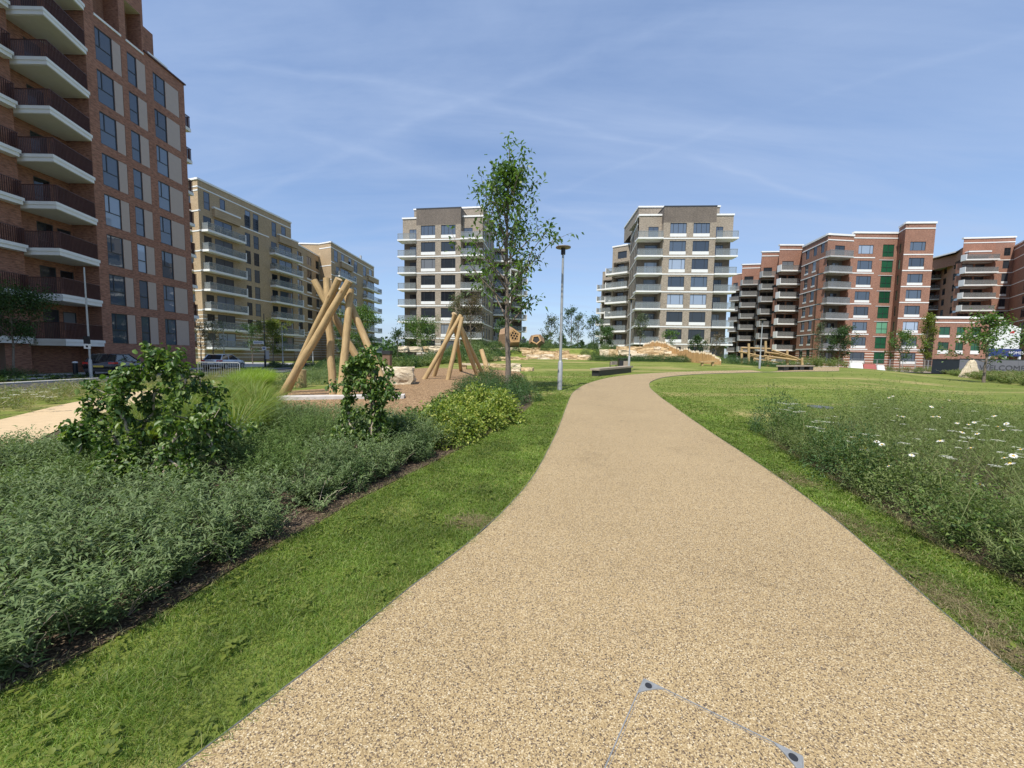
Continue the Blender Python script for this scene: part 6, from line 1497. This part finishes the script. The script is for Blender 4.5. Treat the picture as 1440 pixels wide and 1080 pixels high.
fr = [shrub_mesh(50+i, 1500, .45, .55, .085, .05, 'leaf_hazel') for i in range(2)]
shrubs(Gxy([(560, 630), (606, 620), (640, 598), (660, 580), (640, 572), (610, 592), (590, 610), (560, 614)]), 12, fr, 'fresh green leafy shrub at the edge of the bark area', 'fresh green shrubs by the bark area', (.75, 1.1), .42)
dk = [shrub_mesh(60+i, 2000, .6, .85, .075, .022, 'leaf_shrub') for i in range(3)]
shrubs(Gxy([(655, 566), (690, 566), (728, 572), (744, 562), (742, 548), (715, 541), (685, 545), (655, 556)]), 16, dk, 'dark feathery shrub round the foot of the tall tree', 'dark feathery shrubs under the tall tree', (.75, 1.05), .6)
sg_ = [shrub_mesh(70+i, 1500, .6, .6, .09, .02, 'leaf_sage') for i in range(2)]
shrubs(Gxy([(400, 547), (462, 545), (520, 536), (535, 524), (470, 522), (420, 528)]), 26, sg_, 'grey green mound plant behind the big tepee, along the bark edge', 'grey green plants behind the big tepee', (.8, 1.25), .75)
lm_ = [shrub_mesh(80+i, 1100, .8, .85, .13, .07, 'leaf_yellow') for i in range(2)]
shrubs(Gxy([(540, 519), (572, 518), (572, 512), (545, 512)]), 9, lm_, 'low yellow green shrub behind the squared boulder', 'yellow green shrubs behind the boulder', (.7, 1.0), .9)
bk = [shrub_mesh(90+i, 1300, 1.05, 1.2, .17, .06, m_) for i, m_ in enumerate(('leaf_shrub', 'leaf_dark', 'leaf_sage'))]
shrubs(Gxy([(572, 519), (640, 517.5), (700, 518), (706, 511), (640, 508), (580, 510)]), 34, bk, 'mixed green shrub in the planting behind the farther tepee', 'mixed shrubs behind the farther tepee', (.65, 1.05), 1.0)
def blob(x0, x1, Y0, Y1): return [Cc(x0, Y0), Cc(x1, Y0), Cc(x1, Y1), Cc(x0, Y1)]
shrubs(blob(540, 700, 37, 49), 60, bk, 'rounded shrub on the left slope of the mound', 'shrubs on the left slope of the mound', (.6, 1.2), 1.3)
shrubs(blob(690, 870, 45.3, 56), 42, bk, 'shrub among the stone terraces on top of the mound', 'shrubs among the mound terraces', (.45, .85), 1.3)
hd = [shrub_mesh(110+i, 1300, .8, .75, .12, .03, 'leaf_shrub') for i in range(2)]
shrubs(blob(832, 962, 40.2, 41.6), 26, hd, 'low dark hedge plant at the foot of the sandstone stack', 'hedge plants below the sandstone stack', (.7, 1.0), .62)
shrubs(blob(1020, 1105, 44, 46), 22, hd, 'low shrub along the far lawn before the climbing frame', 'low shrubs before the climbing frame', (.8, 1.2), .9)
shrubs(blob(962, 1020, 39, 43), 6, sg_, 'grey green tuft at the foot of the stake fence', 'tufts at the stake fence', (.7, 1.1), 1.2)
shrubs(blob(455, 545, 48, 62), 44, bk, 'shrub in the roadside planting beyond the big tepee', 'roadside shrubs beyond the big tepee', (.6, 1.1), 1.3)
shrubs(blob(380, 460, 42, 50), 16, bk, 'small shrub in the strip between the road and the tepee', 'small shrubs beside the road', (.45, .75), 1.2)
shrubs([(-31.6, 14), (-29.4, 14), (-29.4, 24.3), (-31.6, 24.3)], 26, hd, 'low dark plant along the base of the dark red block', 'plants along the dark red block', (.6, .9), .7)
for i, (px, py, h_, lab) in enumerate(((496, 688, .5, 'dark feathery plant standing above the ground cover, nearest the lawn strip'), (588, 645, .55, 'dark feathery plant at the bed edge left of the yellow green shrubs'), (470, 690, .42, 'small dark fine leaved plant amid the ground cover below the smaller hazel'), (380, 650, .5, 'dark fine leaved plant between the two hazels'), (70, 720, .5, 'dark fine leaved plant at the left edge of the ground cover'), (330, 745, .42, 'dark fine leaved plant low in the ground cover below the large hazel'))):
    g = G(px, py); o = link('shrub', dk[i % 3], None, (g.x, g.y, g.z-.02), i); o.scale = (h_*.75, h_*.75, h_*.95); tag(o, lab, 'shrub')
# ---------------------------------------------------------------- meadow planting
def meadow(name, poly, dens, h, mat, label, LL, LW, stems, nl, lean=.35, gap=None, clump=None):
    x, y = fill(poly, dens)
    if gap: ed = edge_dist(x, y, gap[0]); h = h*np.clip(gap[1]+ed*gap[2], gap[1], 1.0)
    if clump:
        md_, mr_, mi_ = mounds(x, y, poly, *clump); k = md_ < 1.15; x, y = x[k], y[k]; h = (h[k] if gap else h)*(.35+.65*np.sqrt(np.clip(1-(md_[k]/1.3)**2, 0, 1)))*(.6+.75*((mi_[k]*13) % 7)/7)
    L_ = LM(); b0, d, hh = sprigs(L_, x, y, h*np.array([1+.5*noise.noise(Vector((a1*.8, b1*.8, 1.5)))+.5*noise.noise(Vector((a1*2.3, b1*2.3, 5.5))) for a1, b1 in zip(x, y)]), .22, stems, nl, LL, LW, lean, drp=.12)
    o = stuff(L_.build(name, MT[mat]), label, 'planting'); return x, y, b0, d, hh
mf_e = Gxy([(1075, 609), (1100, 632), (1150, 660), (1200, 694), (1260, 730), (1330, 775), (1400, 806), (1440, 826), (1580, 890), (1740, 955)])
MD = mf_e+Gxy([(1980, 830), (1980, 690), (1640, 625), (1440, 604), (1300, 594), (1200, 592), (1130, 596), (1085, 600)])
drape('planting_bed', MD, .012, MT['mulch'], .7)
mx, my, b0, dd_, hh_ = meadow('wildflower_foliage', MD, 30, .80, 'meadow', 'feathery green wildflower planting on the lawn right of the path', .062, .0065, 9, 30, .42, (mf_e, .62, .6), (.85, .34, .74, 8))
x, y = fill(MD, 34); ed = edge_dist(x, y, mf_e); k = (ed < 1.1) & (ed > .1); L_ = LM(); sprigs(L_, x[k], y[k], .38, .2, 6, 11, .05, .024, .6); stuff(L_.build('meadow_undergrowth', MT['leaf_hazel']), 'broad leaved undergrowth at the near edge of the wildflower planting', 'undergrowth')
ins = [tuple(np.array(p)*.93+np.array([.42, .45])) for p in mf_e]; ins2 = [(p[0]+.55, p[1]+.6) for p in ins]
shrubs(ins[:-1]+ins2[:-1][::-1], 22, [shrub_mesh(130+i, 1700, .55, .8, .06, .016, m_) for i, m_ in enumerate(('leaf_shrub', 'meadow', 'leaf_fine'))], 'bushy green plant standing in the near side of the wildflower planting', 'bushy plants in the wildflower planting', (.55, 1.05), .5)
# tall seed stalks
L_ = LM(); x, y = fill(MD, 14); n = len(x); L_.blades(np.stack([x, y, H(x, y)], 1), nrm(np.stack([rng.normal(0, .3, n), rng.normal(0, .3, n), np.ones(n)], 1)), rng.uniform(.6, 1.25, n), .005, .2); stuff(L_.build('meadow_grass', MT['straw']), 'thin pale grass stalks standing in the wildflower planting', 'grass')
# daisies, one object each
def daisy_mesh(seed, r):
    rr = random.Random(seed); mb = MB(); ph = rr.uniform(0, 1); n = 15
    for i in range(n):
        a1 = ph+2*math.pi*i/n; w_ = math.pi/n*.85; z = rr.uniform(-.003, .004)
        c = lambda an, q, zz: (math.cos(an)*q, math.sin(an)*q, zz)
        mb.face([c(a1, r*.2, .0), c(a1-w_, r*.6, z+.002), c(a1, r, z-.004), c(a1+w_, r*.6, z+.002)], 0)
    pm = mb.mesh('petals', [MT['petal']]); d = MB(); d.tube([(0, 0, -.004), (0, 0, .004), (0, 0, .008)], [r*.28, r*.28, r*.12], 12); s = MB(); s.tube([(0, 0, -.003), (.01, .01, -.2), (.0, .02, -.5)], [.003, .003, .003], 5)
    return pm, d.mesh('disc', [MT['yolk']]), s.mesh('stem', [MT['meadow']])
dm = [daisy_mesh(i, .032) for i in range(3)]
spots = [(1240, 625), (1233, 621), (1322, 620), (1353, 608), (1263, 585), (1270, 586), (1250, 559), (1256, 557), (1362, 597), (1370, 594), (1310, 572), (1325, 573), (1312, 586), (1320, 586), (1346, 595), (1374, 610), (1412, 644), (1425, 641), (1420, 652), (1403, 600), (1410, 605), (1378, 681), (1435, 632), (1250, 655), (1282, 640), (1295, 566), (1365, 630), (1415, 596), (1398, 585), (1335, 563)]
for i, (px, py) in enumerate(spots):
    p = Gin(px, py, .85, MD)
    if p is None: continue
    t = thing('oxeye_daisy', 'white oxeye daisy standing above the feathery wildflower planting', 'flower', p, 'oxeye daisies in the wildflower planting'); t.rotation_euler = (random.uniform(-.1, .75), random.uniform(-.35, .35), random.uniform(0, 6)); s = random.uniform(.8, 1.15); t.scale = (s, s, s)
    k = i % 3; link('petals', dm[k][0], t); link('disc', dm[k][1], t); link('stem', dm[k][2], t)
# yarrow heads: flat white umbels
def umbel_mesh(seed):
    rr = np.random.default_rng(seed); n = 26; L_ = LM(); az = rr.uniform(0, 6.28, n); r = np.sqrt(rr.uniform(0, 1, n))*.045; P = np.stack([np.cos(az)*r, np.sin(az)*r, rr.uniform(0, .008, n)], 1); L_.leaves(P, rdir(n, 0, .15), np.tile(UP, (n, 1)), .02, .018, 0, .1); me = L_.mesh('umbel', MT['umbel']); return me
um = [umbel_mesh(i) for i in range(3)]
def umbels(pts, label, group, sc=1.0, hh=None):
    for i, (px, py, dpx) in enumerate(pts):
        g = G(px, py+dpx); p = W(px, py, g.y) if hh is None else Gin(px, py, hh*random.uniform(.9, 1.1), MD)
        if p is None: continue
        t = link('yarrow_head', um[i % 3], None, p, random.uniform(0, 6)); s = random.uniform(.7, 1.3)*sc; t.scale = (s, s, s); tag(t, label, 'flower', group)
umbels([(1098, 567, 46), (1104, 568, 44), (1112, 569, 42), (1116, 568, 42), (1081, 572, 40), (1090, 576, 40), (1101, 576, 42), (1108, 577, 42), (1120, 580, 40), (1127, 579, 40), (1137, 600, 46), (1142, 601, 46), (1150, 592, 44), (1146, 594, 44), (1164, 594, 42), (1152, 603, 46), (1157, 607, 46), (1095, 581, 44), (1086, 579, 42), (1111, 574, 40)], 'flat white yarrow head at the near left corner of the wildflower planting', 'yarrow heads at the corner of the planting', 1.15, .72)
umbels([(0, 553, 22), (18, 549, 20), (30, 549, 20), (38, 552, 22), (50, 555, 24), (58, 552, 22), (64, 551, 22), (76, 547, 18), (56, 558, 24), (72, 559, 22), (22, 556, 24), (8, 560, 24)], 'cream white yarrow head on the verge beside the road', 'yarrow heads on the road verge', 2.0)
small = []
for i in range(46):
    px = random.uniform(1130, 1440); small.append((px, random.uniform(562, 640)+(px-1130)*.06, random.uniform(30, 52)))
umbels(small, 'small cream flower head scattered in the middle of the wildflower planting', 'cream flower heads in the wildflower planting', .8, .85)
bm_y = LM(); az = rng.uniform(0, 6.28, 8); bm_y.leaves(np.zeros((8, 3)), np.stack([np.cos(az), np.sin(az), .2+0*az], 1), np.tile(UP, (8, 1)), .016, .012, 0, .1); ym = bm_y.mesh('buttercup', leafmat('yellow_petals', [(.6, .42, .03), (.7, .5, .05)], .2))
for i in range(30):
    g = G(random.uniform(1110, 1230), random.uniform(640, 690)); 
    if not inpoly(np.array([g.x]), np.array([g.y]), MD)[0]: continue
    o = link('buttercup', ym, None, (g.x+.15, g.y+.2, g.z+random.uniform(.4, .6)), i); tag(o, 'tiny yellow flower near the left corner of the wildflower planting', 'flower', 'yellow flowers in the wildflower planting')
# verge between road and side path, far beds
VG = Gxy([(-120, 612), (0, 591), (94, 568), (178, 553), (240, 545.5), (292, 539), (336, 533), (336, 526), (260, 532), (180, 540.5), (100, 548), (0, 561), (-140, 574)])
meadow('verge_meadow', VG, 5, .42, 'straw', 'dry meadow grass on the verge between the road and the buff side path', .16, .012, 8, 8, .5)
meadow('verge_leaves', VG, 2.5, .4, 'meadow', 'green weeds in the dry meadow on the road verge', .12, .02, 7, 10, .5)
FB = Gxy([(1285, 521), (1320, 525), (1370, 534), (1440, 544), (1560, 560), (1560, 538), (1440, 527), (1380, 522), (1320, 518)])
meadow('far_bed_planting', FB, 2.2, .5, 'meadow', 'tall loose planting in front of the dark hoarding', .28, .04, 9, 12, .5)
meadow('far_bed_grass', FB, 1.0, .6, 'straw', 'pale seeding grasses in the planting before the hoarding', .3, .025, 6, 10, .4)
meadow('lawn_edge_planting', blob(1105, 1190, 50, 54), 1.6, 1.0, 'meadow', 'loose planting along the far lawn before the red block', .3, .05, 9, 10, .5)
meadow('kerb_plants', [(-27.5, 8), (-25.95, 8), (-25.95, 24.4), (-27.5, 24.4)], 5, .28, 'leaf_dark', 'low dark green planting between kerb and pavement in the shade', .14, .03, 7, 8, .6)
for (x0, x1, Y0, Y1, nm, lab) in ((1245, 1300, 57, 60, 'scrub', 'pale weeds beside the white site barriers'), (500, 580, 33, 36, 'flowering_plants', 'loose flowering planting behind the yellow green shrubs'), (575, 690, 33.5, 36.5, 'flowering_plants', 'loose flowering planting behind the farther tepee')):
    meadow(nm, blob(x0, x1, Y0, Y1), 1.6, .75, 'meadow', lab, .25, .04, 8, 10, .5)
for (x0, x1, Y0, Y1, lab, grp, n) in ((500, 600, 33, 38, 'small white flower head in the loose planting beyond the boulder', 'white flowers beyond the boulder', 36), (1120, 1190, 50, 54, 'small white flower head along the far lawn before the red block', 'white flowers on the far lawn edge', 26), (1290, 1440, 40, 46, 'small white flower head in the planting before the hoarding', 'white flowers before the hoarding', 26)):
    for i in range(n):
        px = random.uniform(x0, x1); Y = random.uniform(Y0, Y1); x, y = Cc(px, Y); o = link('flower_head', um[i % 3], None, (x, y, h1(x, y)+random.uniform(.45, .75)), 0); s = random.uniform(1.6, 2.6); o.scale = (s, s, s); tag(o, lab, 'flower', grp)

# ---------------------------------------------------------------- lawn blades
def lawn_blades(poly, nmax, h, wd, dfun, avoid=None):
    x, y = scatter(poly, nmax); d = cam_d(x, y); k = rng.uniform(0, 1, len(x)) < dfun(d)
    x, y, d = x[k], y[k], d[k]; return x, y, d
LAWN_L = [(p[0]+.03, p[1]) for p in BEDE]+Gxy([(752, 560), (790, 552)])+[(p[0]-.05, p[1]) for p in PLs[::-1] if p[1] < G(800, 560).y and p[1] > -1.5]
LAWN_R = [(p[0]+.05, p[1]) for p in PRs if -1.2 < p[1] < 16]+Gxy([(1010, 570), (1075, 600)])+[(p[0]-.02, p[1]) for p in mf_e]+[(mf_e[-1][0], -1.2)]
L_ = LM()
for poly, n in ((LAWN_L, 420000), (LAWN_R, 420000)):
    x, y, d = lawn_blades(poly, n, 0, 0, lambda d: np.clip((3.2/np.maximum(d, 1))**1.5, 0, 1)*.75*(1-.7*sst(8, 14, d)))
    dry = np.array([noise.noise(Vector((a1*1.3, b1*1.3, 7))) for a1, b1 in zip(x, y)]); tall = np.array([noise.noise(Vector((a1*2.6, b1*2.6, 3))) for a1, b1 in zip(x, y)])
    k = rng.uniform(0, 1, len(x)) > .55*sst(.15, .5, dry); x, y, d, tall = x[k], y[k], d[k], tall[k]; n = len(x)
    h_ = .045*(1+.55*tall)*rng.uniform(.6, 1.3, n)
    L_.blades(np.stack([x, y, H(x, y)-.004], 1), nrm(np.stack([rng.normal(0, .38, n), rng.normal(0, .38, n), np.ones(n)], 1)), h_, np.clip(.0032*d/2.2, .0032, .02), .45)
# wider lawn, thinner with distance
far = Gxy([(925, 556), (1000, 606), (1075, 606), (1085, 598), (1200, 590), (1440, 602), (1560, 600), (1560, 552), (1440, 546), (1300, 526), (1100, 525), (985, 528), (935, 533), (918, 542)])
near_lamp = Gxy([(752, 562), (796, 570), (807, 551), (830, 538), (868, 529.5), (835, 524), (745, 524), (752, 545)])
for poly, n in ((far, 700000), (near_lamp, 90000)):
    x, y = scatter(poly, n); d = cam_d(x, y); k = rng.uniform(0, 1, len(x)) < np.clip(8/d, 0, 1)**1.7*(1-sst(18, 34, d))*.6; x, y, d = x[k], y[k], d[k]; n = len(x)
    L_.blades(np.stack([x, y, H(x, y)-.004], 1), nrm(np.stack([rng.normal(0, .4, n), rng.normal(0, .4, n), np.ones(n)], 1)), rng.uniform(.03, .06, n), np.clip(.0026*d/2.2, .004, .03), .4)
stuff(L_.build('grass', MT['grass']), 'mown green lawn grass either side of the gravel path', 'grass')
# weeds in the turf, and blades hanging over the path edges
L_ = LM(); wx, wy = [], []
for poly, n in ((LAWN_L, 260), (LAWN_R, 200)):
    x, y = scatter(poly, n); k = ~inpoly(x, y, PLs+PRs[::-1]) & (edge_dist(x, y, PLs) > .08) & (edge_dist(x, y, PRs) > .08); wx.append(x[k]); wy.append(y[k])
x, y = np.concatenate(wx), np.concatenate(wy); m_ = 9; n = len(x)*m_; bi = np.repeat(np.arange(len(x)), m_); r = rng.uniform(.005, .05, n); az = rng.uniform(0, 6.28, n)
P = np.stack([x[bi]+np.cos(az)*r, y[bi]+np.sin(az)*r, H(x[bi], y[bi])+rng.uniform(.02, .05, n)], 1); L_.leaves(P, np.stack([np.cos(az), np.sin(az), rng.uniform(0, .5, n)], 1), np.tile(UP, (n, 1)), rng.uniform(.02, .045, n), rng.uniform(.012, .025, n), .1, .2, True)
stuff(L_.build('lawn_weeds', MT['leaf_lime']), 'small broad leaved weeds and clover in the lawn strips', 'weeds')
L_ = LM()
for line, sgn in ((PLs, 1), (PRs, -1)):
    a_ = resamp([p for p in line if -.8 < p[1] < 14], 9000); a_ = a_[rng.uniform(0, 1, len(a_)) < np.clip(2.2/np.maximum(np.hypot(a_[:, 0], a_[:, 1]), 1), .1, 1)]
    tn = np.array([noise.noise(Vector((q[0]*3, q[1]*3, 1))) for q in a_]); a_ = a_[tn > -.15]; n = len(a_); a_ = a_-np.array([sgn, 0])*np.abs(rng.normal(0, .02, (n, 1)))
    L_.blades(np.stack([a_[:, 0], a_[:, 1], H(a_[:, 0], a_[:, 1])], 1), nrm(np.stack([rng.normal(.5*sgn, .4, n), rng.normal(0, .4, n), np.ones(n)], 1)), rng.uniform(.035, .085, n), .0035, .5)
stuff(L_.build('edge_grass', MT['grass']), 'grass blades hanging over the edges of the gravel path', 'grass')
# worn, dried patches along the right path edge
L_ = LM()
for (px, py, rx, ry) in ((1095, 676, .22, .35), (1180, 742, .2, .4), (1295, 828, .16, .3), (1335, 862, .14, .25), (1420, 935, .12, .2), (640, 735, .22, .16), (660, 560, .1, .2)):
    g = G(px+26, py); n = 2600; q = rng.normal(0, .5, (n, 2))*np.array([rx, ry]); x, y = g.x+q[:, 0], g.y+q[:, 1]; k = ~inpoly(x, y, PLs+PRs[::-1]); x, y = x[k], y[k]; n = len(x)
    if n: L_.blades(np.stack([x, y, H(x, y)], 1), nrm(np.stack([rng.normal(0, .8, n), rng.normal(0, .8, n), np.ones(n)], 1)), rng.uniform(.025, .06, n), .0045, .5)
stuff(L_.build('worn_grass', leafmat('worn_grass_blades', [(.24, .19, .10), (.32, .25, .14), (.17, .16, .06)], .25)), 'worn brown patches in the turf beside the gravel path', 'grass')
# longer tufts and straw at the bed edge
L_ = LM(); a_ = resamp([p for p in BEDE if p[1] > .3], 2600)+rng.normal(0, .035, (2600, 2)); n = len(a_); L_.blades(np.stack([a_[:, 0], a_[:, 1], H(a_[:, 0], a_[:, 1])], 1), nrm(np.stack([rng.normal(.1, .6, n), rng.normal(-.1, .6, n), np.ones(n)], 1)), rng.uniform(.05, .11, n), .004, .5)
a_ = resamp(mf_e, 2200)+rng.normal(0, .05, (2200, 2)); n = len(a_); L_.blades(np.stack([a_[:, 0], a_[:, 1], H(a_[:, 0], a_[:, 1])], 1), nrm(np.stack([rng.normal(0, .6, n), rng.normal(0, .6, n), np.ones(n)], 1)), rng.uniform(.06, .16, n), .004, .5)
stuff(L_.build('dry_grass', MT['straw']), 'dry straw coloured grass along the bed edges', 'grass')
